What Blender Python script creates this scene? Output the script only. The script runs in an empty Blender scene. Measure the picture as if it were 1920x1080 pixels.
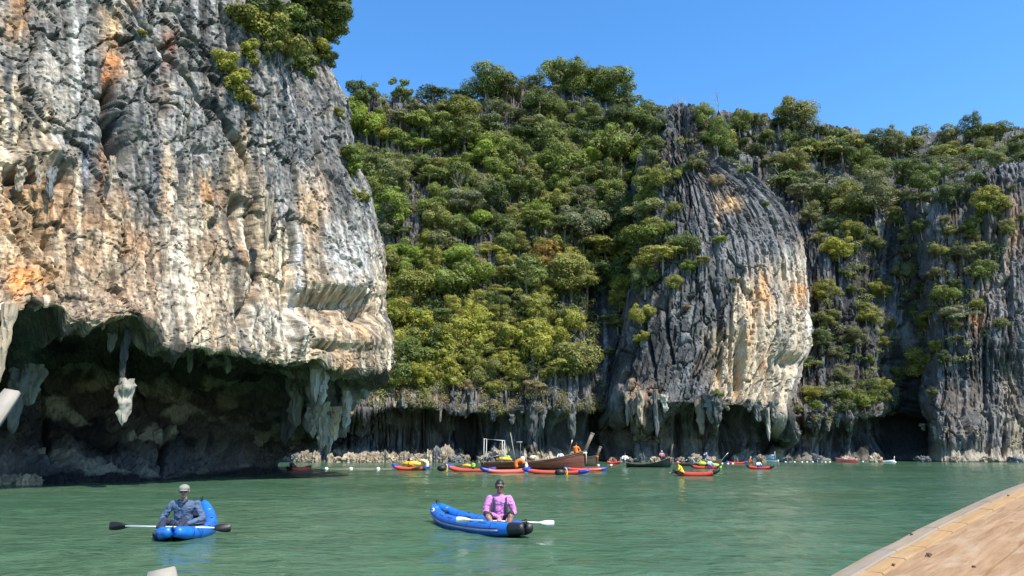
import bpy, bmesh, math, random
import numpy as np
from mathutils import Vector, Matrix, Quaternion

scene = bpy.context.scene
COL = scene.collection

# ---------------------------------------------------------------- camera, sky, sun, exposure
F_PX, CAM_H = 1400.0, 1.75
TH = math.atan(311.0 / F_PX)
cd = bpy.data.cameras.new('camera'); cam = bpy.data.objects.new('camera', cd); COL.objects.link(cam)
cam.location = (0, 0, CAM_H); cam.rotation_euler = (math.pi / 2 + TH, 0, 0)
cd.sensor_width = 36.0; cd.lens = 36.0 * F_PX / 1920.0; cd.clip_start = 0.05; cd.clip_end = 3000
scene.camera = cam

SUN_EL, SUN_AZ = math.radians(56), math.radians(136)      # azimuth clockwise from +Y
world = bpy.data.worlds.new('World'); scene.world = world; world.use_nodes = True
wn, wl = world.node_tree.nodes, world.node_tree.links
bg = wn['Background']; sky = wn.new('ShaderNodeTexSky'); sky.sky_type = 'NISHITA'; sky.sun_disc = False
sky.sun_elevation = SUN_EL; sky.sun_rotation = SUN_AZ; sky.air_density = 1.0; sky.dust_density = 0.15; sky.ozone_density = 3.5
hs = wn.new('ShaderNodeHueSaturation'); hs.inputs['Saturation'].default_value = 1.25; hs.inputs['Value'].default_value = 1.08
wl.new(sky.outputs[0], hs.inputs['Color']); wl.new(hs.outputs[0], bg.inputs[0]); bg.inputs[1].default_value = 0.15
sd = bpy.data.lights.new('sun', 'SUN'); sd.energy = 4.2; sd.angle = math.radians(0.5); sd.color = (1.0, 0.94, 0.83)
sun = bpy.data.objects.new('sun', sd); COL.objects.link(sun)
S = Vector((math.sin(SUN_AZ) * math.cos(SUN_EL), math.cos(SUN_AZ) * math.cos(SUN_EL), math.sin(SUN_EL)))
sun.rotation_euler = S.to_track_quat('Z', 'Y').to_euler(); sun.location = (40, -40, 90)
vs = scene.view_settings
vs.view_transform = 'Standard'; vs.look = 'None'; vs.exposure = 0.88; vs.gamma = 1.0; vs.use_curve_mapping = False
scene.cycles.max_bounces = 6; scene.cycles.diffuse_bounces = 3; scene.cycles.transparent_max_bounces = 6
scene.cycles.caustics_reflective = False; scene.cycles.caustics_refractive = False

rng = np.random.default_rng(7); random.seed(7)

# ---------------------------------------------------------------- pixel helpers (1920x1080 photo pixels -> world)
def P(px, py, Y):
    px, py, Y = np.asarray(px, float), np.asarray(py, float), np.asarray(Y, float)
    cx, cy = (px - 960) / F_PX, (540 - py) / F_PX
    dy = math.cos(TH) - cy * math.sin(TH); dz = math.sin(TH) + cy * math.cos(TH)
    t = Y / dy
    return np.stack([cx * t, Y + 0 * cx, CAM_H + dz * t], -1)
def WP(px, py):                      # point of the water surface seen at a pixel
    cx, cy = (px - 960) / F_PX, (540 - py) / F_PX
    dy = math.cos(TH) - cy * math.sin(TH); dz = math.sin(TH) + cy * math.cos(TH)
    t = -CAM_H / dz
    return Vector((cx * t, dy * t, 0.0))
def PV(px, py, Y): return Vector(P(px, py, Y).tolist())
def pix(p):
    x, y, z = p[0], p[1], p[2] - CAM_H
    d = y * math.cos(TH) + z * math.sin(TH); u = -y * math.sin(TH) + z * math.cos(TH)
    return 960 + F_PX * x / d, 540 - F_PX * u / d

# ---------------------------------------------------------------- numpy noise
def _h(ix, iy, iz, seed):
    n = (ix.astype(np.int64) * 374761393 + iy.astype(np.int64) * 668265263 + iz.astype(np.int64) * 2147483647 + seed * 1274126177) & 0xffffffff
    n = ((n ^ (n >> 13)) * 1274126177) & 0xffffffff
    n = ((n ^ (n >> 15)) * 2246822519) & 0xffffffff
    return ((n ^ (n >> 16)) & 0xffff) / 65535.0
def vnoise(p, seed=0):               # value noise in -1..1
    i = np.floor(p).astype(np.int64); f = p - i; f = f * f * f * (f * (f * 6 - 15) + 10)
    x, y, z = i[..., 0], i[..., 1], i[..., 2]; r = 0
    for dx in (0, 1):
        wx = f[..., 0] if dx else 1 - f[..., 0]
        for dy in (0, 1):
            wy = f[..., 1] if dy else 1 - f[..., 1]
            for dz in (0, 1):
                wz = f[..., 2] if dz else 1 - f[..., 2]
                r = r + wx * wy * wz * _h(x + dx, y + dy, z + dz, seed)
    return r * 2 - 1
_R = np.array([[0.36, 0.48, -0.8], [-0.8, 0.6, 0.0], [0.48, 0.64, 0.6]])
def fbm(p, oct=4, seed=0, gain=0.5, rot=True):
    a, s, t = 1.0, 0, 0
    for o in range(oct):
        s = s + a * vnoise(p, seed + o * 17); t += a; a *= gain
        p = (p @ _R.T if rot else p) * 2.03 + 11.3
    return s / t * 1.6
def ridged(p, oct=3, seed=0, gain=0.5):
    a, s, t = 1.0, 0, 0
    for o in range(oct):
        s = s + a * (1 - np.abs(vnoise(p, seed + o * 17)) * 1.6); t += a; a *= gain; p = p * 2.07 + 5.1
    return s / t
def worley(p, seed=0, jit=0.9):      # F1, F2-F1
    i = np.floor(p).astype(np.int64); f1 = np.full(p.shape[:-1], 9.0); f2 = f1.copy(); idc = f1 * 0
    for dx in (-1, 0, 1):
        for dy in (-1, 0, 1):
            for dz in (-1, 0, 1):
                c = i + np.array([dx, dy, dz]); x, y, z = c[..., 0], c[..., 1], c[..., 2]
                q = np.stack([x + .5 + jit * (_h(x, y, z, seed) - .5), y + .5 + jit * (_h(x, y, z, seed + 1) - .5), z + .5 + jit * (_h(x, y, z, seed + 2) - .5)], -1)
                d = np.sqrt(((q - p) ** 2).sum(-1)); m = d < f1
                f2 = np.where(m, f1, np.minimum(f2, d)); idc = np.where(m, _h(x, y, z, seed + 3), idc); f1 = np.where(m, d, f1)
    return f1, f2 - f1, idc
def facet(h, v, seed, tilt=1.0, jit=.85, sharp=.08):   # broken planes: every cell its own tilt and offset; returns height, crack mask, id
    i, j = np.floor(h).astype(np.int64), np.floor(v).astype(np.int64); z0 = i * 0; f1 = np.full(h.shape, 9.0); f2 = f1.copy(); hh = f1 * 0; idc = f1 * 0
    for di in (-1, 0, 1):
        for dj in (-1, 0, 1):
            x, y = i + di, j + dj; qx = x + .5 + jit * (_h(x, y, z0, seed) - .5); qy = y + .5 + jit * (_h(x, y, z0, seed + 1) - .5)
            dx, dy = h - qx, v - qy; d = np.sqrt(dx * dx + dy * dy); m = d < f1
            t = (dx * (_h(x, y, z0, seed + 2) - .5) + dy * (_h(x, y, z0, seed + 3) - .65)) * 2 * tilt
            f2 = np.where(m, f1, np.minimum(f2, d)); k = _h(x, y, z0, seed + 4); hh = np.where(m, t + k - .5, hh); idc = np.where(m, k, idc); f1 = np.where(m, d, f1)
    return hh, sst(sharp, 0, f2 - f1), idc
def sst(a, b, x):
    t = np.clip((x - a) / (b - a), 0, 1); return t * t * (3 - 2 * t)
def mixc(c, d, w):
    w = np.clip(w, 0, 1)[..., None]; return c * (1 - w) + np.asarray(d) * w

# ---------------------------------------------------------------- object helpers
def tag(o, label=None, cat=None, group=None, kind=None):
    if label: o['label'] = label
    if cat: o['category'] = cat
    if group: o['group'] = group
    if kind: o['kind'] = kind
    return o
def link(name, data, parent=None, mat=None):
    o = bpy.data.objects.new(name, data); COL.objects.link(o)
    if parent is not None: o.parent = parent
    if mat is not None:
        for m in (mat if isinstance(mat, (list, tuple)) else [mat]): data.materials.append(m)
    return o
def empty(name, loc=(0, 0, 0), rz=0.0):
    o = bpy.data.objects.new(name, None); COL.objects.link(o); o.location = loc; o.rotation_euler = (0, 0, rz); o.empty_display_size = 0.2
    return o
def mesh_np(name, V, Fq, cols=None, smooth=True):
    V = np.ascontiguousarray(V, dtype=np.float32).reshape(-1, 3); Fq = np.ascontiguousarray(Fq, dtype=np.int32); k = Fq.shape[1]
    me = bpy.data.meshes.new(name); me.vertices.add(len(V)); me.vertices.foreach_set('co', V.ravel())
    me.loops.add(Fq.size); me.loops.foreach_set('vertex_index', Fq.ravel())
    me.polygons.add(len(Fq)); me.polygons.foreach_set('loop_start', np.arange(0, Fq.size, k, dtype=np.int32))
    me.polygons.foreach_set('use_smooth', np.full(len(Fq), smooth))
    me.update(calc_edges=True)
    if cols is not None:
        a = me.color_attributes.new('Col', 'FLOAT_COLOR', 'POINT')
        c = np.ones((len(V), 4), dtype=np.float32); c[:, :3] = np.clip(np.asarray(cols).reshape(-1, 3), 0, 1); a.data.foreach_set('color', c.ravel())
    return me
def grid_faces(nr, nc, closed=False):
    r = np.arange(nr - 1)[:, None]; c = np.arange(nc if closed else nc - 1)[None, :]; c2 = (c + 1) % nc
    return np.stack([r * nc + c, (r + 1) * nc + c, (r + 1) * nc + c2, r * nc + c2], -1).reshape(-1, 4)
class MB:                            # collects several shapes into ONE mesh
    def __init__(s): s.bm = bmesh.new()
    def box(s, c, size, rot=None, bevel=0.0):
        m = Matrix.Translation(c) @ (rot.to_matrix().to_4x4() if rot is not None else Matrix.Identity(4)) @ Matrix.Diagonal((*size, 1))
        r = bmesh.ops.create_cube(s.bm, size=1.0, matrix=m)
        if bevel:
            es = list({e for v in r['verts'] for e in v.link_edges}); bmesh.ops.bevel(s.bm, geom=es, offset=bevel, segments=2, affect='EDGES')
        return s
    def tube(s, pts, rad, n=8, caps=True, flat=1.0, up=None):
        pts = [Vector(p) for p in pts]; rad = rad if isinstance(rad, (list, tuple)) else [rad] * len(pts); rings = []
        prev = None
        for i, p in enumerate(pts):
            t = (pts[min(i + 1, len(pts) - 1)] - pts[max(i - 1, 0)]).normalized()
            if up is not None: a = Vector(up)
            else: a = prev if prev is not None else (Vector((0, 0, 1)) if abs(t.z) < .9 else Vector((1, 0, 0)))
            x = (a - t * a.dot(t)).normalized(); y = t.cross(x); prev = x
            rings.append([s.bm.verts.new(p + (x * math.cos(q) * flat + y * math.sin(q)) * rad[i]) for q in (2 * math.pi * k / n for k in range(n))])
        for a, b in zip(rings, rings[1:]):
            for k in range(n): s.bm.faces.new((a[k], a[(k + 1) % n], b[(k + 1) % n], b[k]))
        if caps:
            s.bm.faces.new(rings[0][::-1]); s.bm.faces.new(rings[-1])
        return s
    def ball(s, c, r, sc=(1, 1, 1), seg=12, rot=None):
        m = Matrix.Translation(c) @ (rot.to_matrix().to_4x4() if rot is not None else Matrix.Identity(4)) @ Matrix.Diagonal((sc[0] * r, sc[1] * r, sc[2] * r, 1))
        bmesh.ops.create_uvsphere(s.bm, u_segments=seg, v_segments=max(6, seg // 2 + 2), radius=1.0, matrix=m); return s
    def poly(s, pts, th, nrm):       # extruded polygon
        n = Vector(nrm).normalized() * th / 2
        a = [s.bm.verts.new(Vector(p) + n) for p in pts]; b = [s.bm.verts.new(Vector(p) - n) for p in pts]
        s.bm.faces.new(a); s.bm.faces.new(b[::-1])
        for i in range(len(pts)): j = (i + 1) % len(pts); s.bm.faces.new((a[j], a[i], b[i], b[j]))
        return s
    def grid(s, rows, closed=False):
        R = [[s.bm.verts.new(Vector(p)) for p in r] for r in rows]; n = len(R[0])
        for a, b in zip(R, R[1:]):
            for k in range(n if closed else n - 1):
                k2 = (k + 1) % n
                try: s.bm.faces.new((a[k], a[k2], b[k2], b[k]))
                except ValueError: pass
        return s
    def build(s, name, mat, parent=None, smooth=True):
        bmesh.ops.recalc_face_normals(s.bm, faces=s.bm.faces)
        me = bpy.data.meshes.new(name); s.bm.to_mesh(me); s.bm.free()
        me.polygons.foreach_set('use_smooth', [smooth] * len(me.polygons)); me.update()
        return link(name, me, parent, mat)
def copy_tree(o, parent=None):
    c = o.copy(); COL.objects.link(c); c.parent = parent
    for ch in list(o.children): copy_tree(ch, c)
    return c

# ---------------------------------------------------------------- materials
def new_mat(name):
    m = bpy.data.materials.new(name); m.use_nodes = True; nt = m.node_tree; return m, nt.nodes, nt.links, nt.nodes['Principled BSDF']
def mat_solid(name, col, rough=0.6, var=0.25, scale=6.0, metal=0.0, bump=0.0, spec=0.5, stretch=(1, 1, 1), dirt=None, coat=0.0):
    m, n, l, b = new_mat(name)
    tc = n.new('ShaderNodeTexCoord'); mp = n.new('ShaderNodeMapping'); mp.inputs['Scale'].default_value = stretch; l.new(tc.outputs['Object'], mp.inputs[0])
    nz = n.new('ShaderNodeTexNoise'); nz.inputs['Scale'].default_value = scale; nz.inputs['Detail'].default_value = 6; nz.inputs['Roughness'].default_value = 0.65; l.new(mp.outputs[0], nz.inputs['Vector'])
    mr = n.new('ShaderNodeMapRange'); mr.inputs['From Min'].default_value = 0.3; mr.inputs['From Max'].default_value = 0.7; mr.inputs['To Min'].default_value = 1 - var; mr.inputs['To Max'].default_value = 1 + var * 0.6
    l.new(nz.outputs[0], mr.inputs[0])
    mx = n.new('ShaderNodeMix'); mx.data_type = 'RGBA'; mx.blend_type = 'MULTIPLY'; mx.inputs['Factor'].default_value = 1; mx.inputs['A'].default_value = (*col, 1)
    l.new(mr.outputs[0], mx.inputs['B']); out = mx.outputs['Result']
    if dirt:
        n2 = n.new('ShaderNodeTexNoise'); n2.inputs['Scale'].default_value = scale * 0.35; n2.inputs['Detail'].default_value = 8; l.new(mp.outputs[0], n2.inputs['Vector'])
        r2 = n.new('ShaderNodeMapRange'); r2.inputs['From Min'].default_value = 0.5; r2.inputs['From Max'].default_value = 0.68; l.new(n2.outputs[0], r2.inputs[0])
        m2 = n.new('ShaderNodeMix'); m2.data_type = 'RGBA'; m2.inputs['B'].default_value = (*dirt, 1); l.new(out, m2.inputs['A']); l.new(r2.outputs[0], m2.inputs['Factor']); out = m2.outputs['Result']
    l.new(out, b.inputs['Base Color']); b.inputs['Roughness'].default_value = rough; b.inputs['Metallic'].default_value = metal; b.inputs['Specular IOR Level'].default_value = spec; b.inputs['Coat Weight'].default_value = coat
    if bump:
        bp = n.new('ShaderNodeBump'); bp.inputs['Strength'].default_value = bump; bp.inputs['Distance'].default_value = 0.02; l.new(nz.outputs[0], bp.inputs['Height']); l.new(bp.outputs[0], b.inputs['Normal'])
    return m
def mat_rock(name, scale=1.0, bump=0.6, dist=0.15):
    m, n, l, b = new_mat(name)
    at = n.new('ShaderNodeAttribute'); at.attribute_name = 'Col'; at.attribute_type = 'GEOMETRY'
    tc = n.new('ShaderNodeTexCoord'); mp = n.new('ShaderNodeMapping'); mp.inputs['Scale'].default_value = (1, 1, 0.35); l.new(tc.outputs['Object'], mp.inputs[0])
    nz = n.new('ShaderNodeTexNoise'); nz.inputs['Scale'].default_value = 2.2 * scale; nz.inputs['Detail'].default_value = 9; nz.inputs['Roughness'].default_value = 0.72; l.new(mp.outputs[0], nz.inputs['Vector'])
    mr = n.new('ShaderNodeMapRange'); mr.inputs['From Min'].default_value = 0.28; mr.inputs['From Max'].default_value = 0.72; mr.inputs['To Min'].default_value = 0.5; mr.inputs['To Max'].default_value = 1.42; l.new(nz.outputs[0], mr.inputs[0])
    mx = n.new('ShaderNodeMix'); mx.data_type = 'RGBA'; mx.blend_type = 'MULTIPLY'; mx.inputs['Factor'].default_value = 1; l.new(at.outputs['Color'], mx.inputs['A']); l.new(mr.outputs[0], mx.inputs['B'])
    l.new(mx.outputs['Result'], b.inputs['Base Color']); b.inputs['Roughness'].default_value = 0.9; b.inputs['Specular IOR Level'].default_value = 0.15
    vo = n.new('ShaderNodeTexVoronoi'); vo.inputs['Scale'].default_value = 1.1 * scale; vo.feature = 'DISTANCE_TO_EDGE'; l.new(mp.outputs[0], vo.inputs['Vector'])
    vr = n.new('ShaderNodeMapRange'); vr.inputs['From Max'].default_value = 0.07; l.new(vo.outputs['Distance'], vr.inputs[0])
    ad = n.new('ShaderNodeMath'); ad.operation = 'MULTIPLY_ADD'; ad.inputs[1].default_value = 0.22; l.new(vr.outputs[0], ad.inputs[0]); l.new(nz.outputs[0], ad.inputs[2])
    bp = n.new('ShaderNodeBump'); bp.inputs['Strength'].default_value = bump; bp.inputs['Distance'].default_value = dist; l.new(ad.outputs[0], bp.inputs['Height']); l.new(bp.outputs[0], b.inputs['Normal'])
    return m
def mat_leaf(name, trans=0.35):      # colour comes from each plant's own object colour
    m, n, l, b = new_mat(name)
    oi = n.new('ShaderNodeObjectInfo'); at = n.new('ShaderNodeAttribute'); at.attribute_name = 'Col'
    mx = n.new('ShaderNodeMix'); mx.data_type = 'RGBA'; mx.blend_type = 'MULTIPLY'; mx.inputs['Factor'].default_value = 1; l.new(oi.outputs['Color'], mx.inputs['A']); l.new(at.outputs['Color'], mx.inputs['B'])
    l.new(mx.outputs['Result'], b.inputs['Base Color']); b.inputs['Roughness'].default_value = 0.55; b.inputs['Specular IOR Level'].default_value = 0.3
    tr = n.new('ShaderNodeBsdfTranslucent'); l.new(mx.outputs['Result'], tr.inputs[0]); ms = n.new('ShaderNodeMixShader'); ms.inputs[0].default_value = trans
    out = n['Material Output']; l.new(b.outputs[0], ms.inputs[1]); l.new(tr.outputs[0], ms.inputs[2]); l.new(ms.outputs[0], out.inputs[0])
    return m
M = {}
M['rock_near'] = mat_rock('limestone_near', 3.2, 0.8, 0.05)
M['rock_far'] = mat_rock('limestone_far', 0.9, 0.85, 0.26)
M['leaf'] = mat_leaf('foliage')
M['bark'] = mat_solid('pale_bark', (0.30, 0.26, 0.21), 0.9, 0.4, 3, bump=0.4, stretch=(1, 1, .3))

# ---------------------------------------------------------------- water
def make_water():
    m, n, l, b = new_mat('green_sea_water')
    g = n.new('ShaderNodeNewGeometry')
    def nz(scale, stretch, detail, rough=0.55, dist=0.0, rot=0.0):
        mp = n.new('ShaderNodeMapping'); mp.inputs['Scale'].default_value = stretch; mp.inputs['Rotation'].default_value = (0, 0, rot); l.new(g.outputs['Position'], mp.inputs[0])
        t = n.new('ShaderNodeTexNoise'); t.inputs['Scale'].default_value = scale; t.inputs['Detail'].default_value = detail; t.inputs['Roughness'].default_value = rough; t.inputs['Distortion'].default_value = dist
        l.new(mp.outputs[0], t.inputs['Vector']); return t.outputs[0]
    a = nz(3.6, (0.55, 1.0, 1), 5, 0.6, 0.6, 0.15); c = nz(0.9, (0.5, 1.0, 1), 3, 0.5, 0.3, -0.25); d = nz(0.055, (0.6, 1.3, 1), 4, 0.6)
    m1 = n.new('ShaderNodeMath'); m1.operation = 'MULTIPLY_ADD'; m1.inputs[1].default_value = 1.7; l.new(c, m1.inputs[0]); l.new(a, m1.inputs[2])
    bp = n.new('ShaderNodeBump'); bp.inputs['Strength'].default_value = 1.0; bp.inputs['Distance'].default_value = 0.125; l.new(m1.outputs[0], bp.inputs['Height']); l.new(bp.outputs[0], b.inputs['Normal'])
    cal = n.new('ShaderNodeMapRange'); cal.inputs['From Min'].default_value = .36; cal.inputs['From Max'].default_value = .62; cal.inputs['To Min'].default_value = .35; cal.inputs['To Max'].default_value = 1.0; l.new(nz(0.11, (0.35, 1.2, 1), 3, 0.5, 0.5), cal.inputs[0]); l.new(cal.outputs[0], bp.inputs['Strength'])
    cr = n.new('ShaderNodeMix'); cr.data_type = 'RGBA'; cr.inputs['A'].default_value = (0.050, 0.116, 0.063, 1); cr.inputs['B'].default_value = (0.080, 0.150, 0.083, 1)
    mr = n.new('ShaderNodeMapRange'); mr.inputs['From Min'].default_value = 0.38; mr.inputs['From Max'].default_value = 0.62; l.new(d, mr.inputs[0]); l.new(mr.outputs[0], cr.inputs['Factor'])
    l.new(cr.outputs['Result'], b.inputs['Base Color']); b.inputs['Roughness'].default_value = 0.09; b.inputs['IOR'].default_value = 1.33; b.inputs['Specular IOR Level'].default_value = 0.5
    # fan of rings round the boat: small swell modelled, ripples in the relief
    nr, nc = 420, 360
    r = 1.2 * (420 / 1.2) ** np.linspace(0, 1, nr); a = np.linspace(math.radians(-78), math.radians(78), nc)
    R, A = np.meshgrid(r, a, indexing='ij'); X, Y = R * np.sin(A), R * np.cos(A) - 1.0
    q = np.stack([X * 0.5, Y * 1.0, 0 * X], -1)
    Z = 0.022 * vnoise(q * 0.9, 3) + 0.014 * vnoise(q * 2.1 + 7, 4) + 0.007 * vnoise(q * 4.3 + 3, 5) * (R < 60)
    Z *= 1.7; Z += (0.010 * vnoise(np.stack([X * 2.3, Y * 6.0, 0 * X], -1), 8) + .006 * vnoise(np.stack([X * 5, Y * 11.0, 0 * X + 4], -1), 9)) * (R < 45)
    me = mesh_np('water', np.stack([X, Y, Z], -1), grid_faces(nr, nc)[:, ::-1])
    tag(link('water', me, None, m), kind='structure')
    sb = mesh_np('seabed', np.array([[-900, -900, -6], [900, -900, -6], [900, 900, -6], [-900, 900, -6.]]), np.array([[0, 1, 2, 3]]))
    tag(link('seabed', sb, None, mat_solid('silt', (.1, .1, .07))), kind='structure')
    # still water well outside the view, one sheet a little below the swell
    o2 = mesh_np('far_water', np.array([[-900, -900, -.06], [900, -900, -.06], [900, 900, -.06], [-900, 900, -.06]]), np.array([[0, 1, 2, 3]]))
    tag(link('far_water', o2, None, m), kind='structure')
make_water()

# ---------------------------------------------------------------- cliffs: a cage of (px, py, depth) rows, resampled, then weathered in world space
def cr1(A, t):                       # Catmull-Rom along axis 0 at fractional indices t
    n = len(A); i = np.clip(np.floor(t).astype(int), 0, n - 2); f = (t - i)[:, None, None]
    g = lambda k: A[np.clip(k, 0, n - 1)]
    p0, p1, p2, p3 = g(i - 1), g(i), g(i + 1), g(i + 2)
    tau = 0.38
    m1, m2 = tau * (p2 - p0), tau * (p3 - p1)
    return (2 * f**3 - 3 * f**2 + 1) * p1 + (f**3 - 2 * f**2 + f) * m1 + (-2 * f**3 + 3 * f**2) * p2 + (f**3 - f**2) * m2
def cage(rows, nr, nc):
    A = np.array(rows, float)                                  # R x C x 3
    W = P(A[..., 0], A[..., 1], A[..., 2])
    D = np.concatenate([W, A[..., :2]], -1)
    def idx(B, n):
        L = np.sqrt(((B[1:] - B[:-1])[..., :3] ** 2).sum(-1)).mean(1) / 1.0
        cum = np.concatenate([[0], np.cumsum(L + L.mean() * .25)]); return np.interp(np.linspace(0, cum[-1], n), cum, np.arange(len(cum)))
    D = cr1(D, idx(D, nr)); D = cr1(D.transpose(1, 0, 2), idx(D.transpose(1, 0, 2), nc)).transpose(1, 0, 2)
    return D[..., :3].copy(), D[..., 3], D[..., 4]
def normals(V):
    du = np.gradient(V, axis=1); dv = np.gradient(V, axis=0); n = np.cross(dv, du); n /= np.linalg.norm(n, axis=-1, keepdims=True) + 1e-9
    return n
def facing(V, N):                    # make normals point out of the rock
    s = np.sign(np.median((N * (np.array([0, 0, CAM_H]) - V)).sum(-1))); return N * s
def cone(px, py, cx, cy, rx, ry):    # soft bump in pixel space
    q = ((px - cx) / rx) ** 2 + ((py - cy) / ry) ** 2; return np.exp(-q * 1.3)
def crack(px, py, pts, w):
    d = np.full(px.shape, 1e9)
    for (x0, y0), (x1, y1) in zip(pts, pts[1:]):
        vx, vy = x1 - x0, y1 - y0; t = np.clip(((px - x0) * vx + (py - y0) * vy) / (vx * vx + vy * vy), 0, 1)
        d = np.minimum(d, np.hypot(px - x0 - t * vx, py - y0 - t * vy))
    return np.exp(-(d / w) ** 2)
SURF = {}
def left_cliff():
    edge = lambda Y: Y
    def row(y, ed, Ys, ys=None, xs=None):
        xs = xs or [-420, -110, 90, 240, 390, 520, ed - 62, ed - 8, ed, ed - 25, ed - 90]
        ys = ys or [y] * len(xs); return list(zip(xs, ys, Ys))
    U = [27, 32, 37, 41, 46, 51, 56.5, 60, 63.5, 74, 100]
    rows = [
        row(-620, 560, [60, 64, 68, 72, 76, 80, 84, 86, 88, 92, 110]),
        row(-420, 600, [u + 5 for u in U]),
        row(-180, 640, [u + 1.5 for u in U]),
        row(0, 612, [u + .6 for u in U]),
        row(110, 606, [u + .4 for u in U]),
        row(200, 640, U), row(290, 657, U),
        row(380, 690, [u - .4 for u in U]), row(460, 714, [u - .8 for u in U]), row(535, 727, [u - 1.2 for u in U]),
        row(0, 731, [u - 1.8 for u in U], [575, 573, 570, 580, 605, 622, 610, 610, 610, 612, 620]),
        row(0, 733, [u - 2.0 for u in U], [598, 592, 589, 602, 634, 664, 678, 682, 672, 665, 660]),
        row(0, 733, [u - 1.3 for u in U], [610, 603, 600, 614, 646, 678, 706, 706, 690, 680, 676]),
        # ceiling of the cave
        row(0, 0, [32, 38, 44, 48, 53, 57, 61, 62.5, 64, 72, 98], [640, 640, 640, 650, 668, 694, 722, 726, 712, 700, 692], [-420, -110, 90, 240, 390, 520, 640, 690, 714, 704, 630]),
        row(0, 0, [38, 45, 51, 55, 60, 62.5, 61.5, 61.5, 63.5, 74, 98], [705, 700, 695, 695, 705, 716, 726, 735, 742, 744, 744], [-420, -110, 90, 240, 390, 510, 610, 660, 682, 670, 590]),
        row(0, 0, [40, 47, 53, 58, 63, 66, 65.5, 65, 67, 76, 98], [765, 760, 755, 755, 757, 765, 775, 785, 795, 797, 797], [-420, -110, 90, 240, 380, 480, 560, 612, 640, 625, 540]),
        row(0, 0, [38, 44, 50, 54.5, 60, 66, 68.5, 69.5, 70.5, 78, 98], [835, 832, 828, 826, 826, 826, 830, 836, 842, 842, 842], [-420, -110, 90, 240, 370, 455, 510, 555, 584, 565, 490]),
        row(0, 0, [36, 42, 47, 51, 57, 64, 69, 71, 72.5, 80, 98], [900, 893, 886, 880, 878, 874, 870, 870, 870, 866, 862], [-420, -110, 90, 240, 365, 435, 480, 510, 534, 520, 470]),
        row(0, 0, [35, 41, 46, 50, 56, 63, 68.5, 70.8, 72.5, 80, 98], [935, 922, 915, 910, 903, 896, 891, 889, 887, 880, 874], [-420, -110, 90, 240, 365, 433, 478, 506, 526, 510, 470]),
        row(0, 0, [35, 41, 46, 50, 56, 63, 68.5, 71, 73, 80, 98], [1010, 985, 975, 965, 945, 925, 915, 912, 910, 900, 895], [-420, -110, 90, 240, 365, 433, 478, 506, 526, 510, 470]),
    ]
    V, px, py = cage(rows, 760, 640)
    N = facing(V, normals(V))
    # which part of the wall: upper face / cave
    lip = np.interp(px, [-420, 0, 100, 250, 400, 520, 640, 735], [604, 592, 592, 612, 642, 672, 700, 694])
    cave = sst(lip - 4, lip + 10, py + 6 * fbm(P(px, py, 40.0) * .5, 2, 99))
    x, y, z = V[..., 0], V[..., 1], V[..., 2]
    upg = np.clip(sst(380, 160, py) + sst(440, 600, px) * sst(520, 300, py), 0, 1)     # grey blocky upper part
    u = (x * 0.42 + y * 0.9)                                                     # runs along the wall
    warp = fbm(V * 0.12, 3, 5)
    # flutes: draped tufa, strongly stretched downwards
    fl = ridged(np.stack([u * 0.5 + warp * .7, z * 0.035 + warp * .3, 0 * z], -1), 3, 11)
    fl2 = ridged(np.stack([u * 1.35 + warp * 1.2, z * 0.075, 0 * z + 3], -1), 3, 21)
    fl3 = ridged(np.stack([u * 3.6 + warp * 2, z * .14, 0 * z + 8], -1), 2, 25)
    wq = fbm(V * .45, 3, 9) * .5; wr = fbm(V * .45 + 50, 3, 8) * .5
    A = facet(u * .42 + wq * .7, z * .22 + wr * .5, 31, 1.1, sharp=.05); B = facet(u * .95 + wq + 9, z * .55 + wr, 36, 1.2, sharp=.07); C = facet(u * 2.3 + wq * 2, z * 1.5 + wr * 2, 44, 1.2, sharp=.10)
    D_ = facet(u * 5.2 + wq * 4, z * 3.4 + wr * 4, 54, 1.2, sharp=.12)
    big = fbm(V * 0.075, 3, 1); mid = fbm(V * np.array([.45, .45, .25]), 4, 2); fine = fbm(V * 1.7, 4, 3); fine2 = fbm(V * 4.5, 3, 4)
    rg = ridged(V * np.array([2.6, 2.6, 1.3]), 3, 4)
    d = big * .42 + mid * .07 + fine * .05 + (rg - .5) * .09 + fine2 * .06
    w = (1 - cave)
    d += w * (1 - upg * .65) * ((fl - .5) * .30 + (fl2 - .5) * .16 + (fl3 - .5) * .11 - sst(.86, 1.0, fl2) * .22)
    crk, crk2 = A[1], B[1]
    d += A[0] * (.17 + .12 * upg) * (.35 + .65 * w) + B[0] * (.045 + .05 * upg) + C[0] * .03 + D_[0] * .034 - crk * (.14 + .26 * upg) - crk2 * (.09 + .10 * upg) - C[1] * .05 * (fine > 0)
    # short overhanging roofs: sharp steps in height that face down
    sawt = lambda q: q - np.floor(q)
    roof = sawt(z * .16 + fbm(V * .16, 3, 71) * 1.2); roofm = sst(.1, .6, fbm(V * .12, 2, 73))
    d += w * roofm * (1 - roof) * sst(0, .05, roof) * 0.30
    pits = sst(.35, .62, vnoise(V * np.array([1.6, 1.6, 1.1]) + 40, 77)); d -= pits * .12 * w
    # cave: hanging folds and scallops
    cf = ridged(np.stack([u * .35 + warp, z * .16 + warp, 0 * z], -1), 4, 51); d += cave * ((cf - .5) * 1.0 + fine * .2 + fbm(V * .3, 3, 53) * .6)
    notch = cave * sst(.0, .8, z) * sst(2.6, 1.2, z); d -= notch * .5
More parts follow.
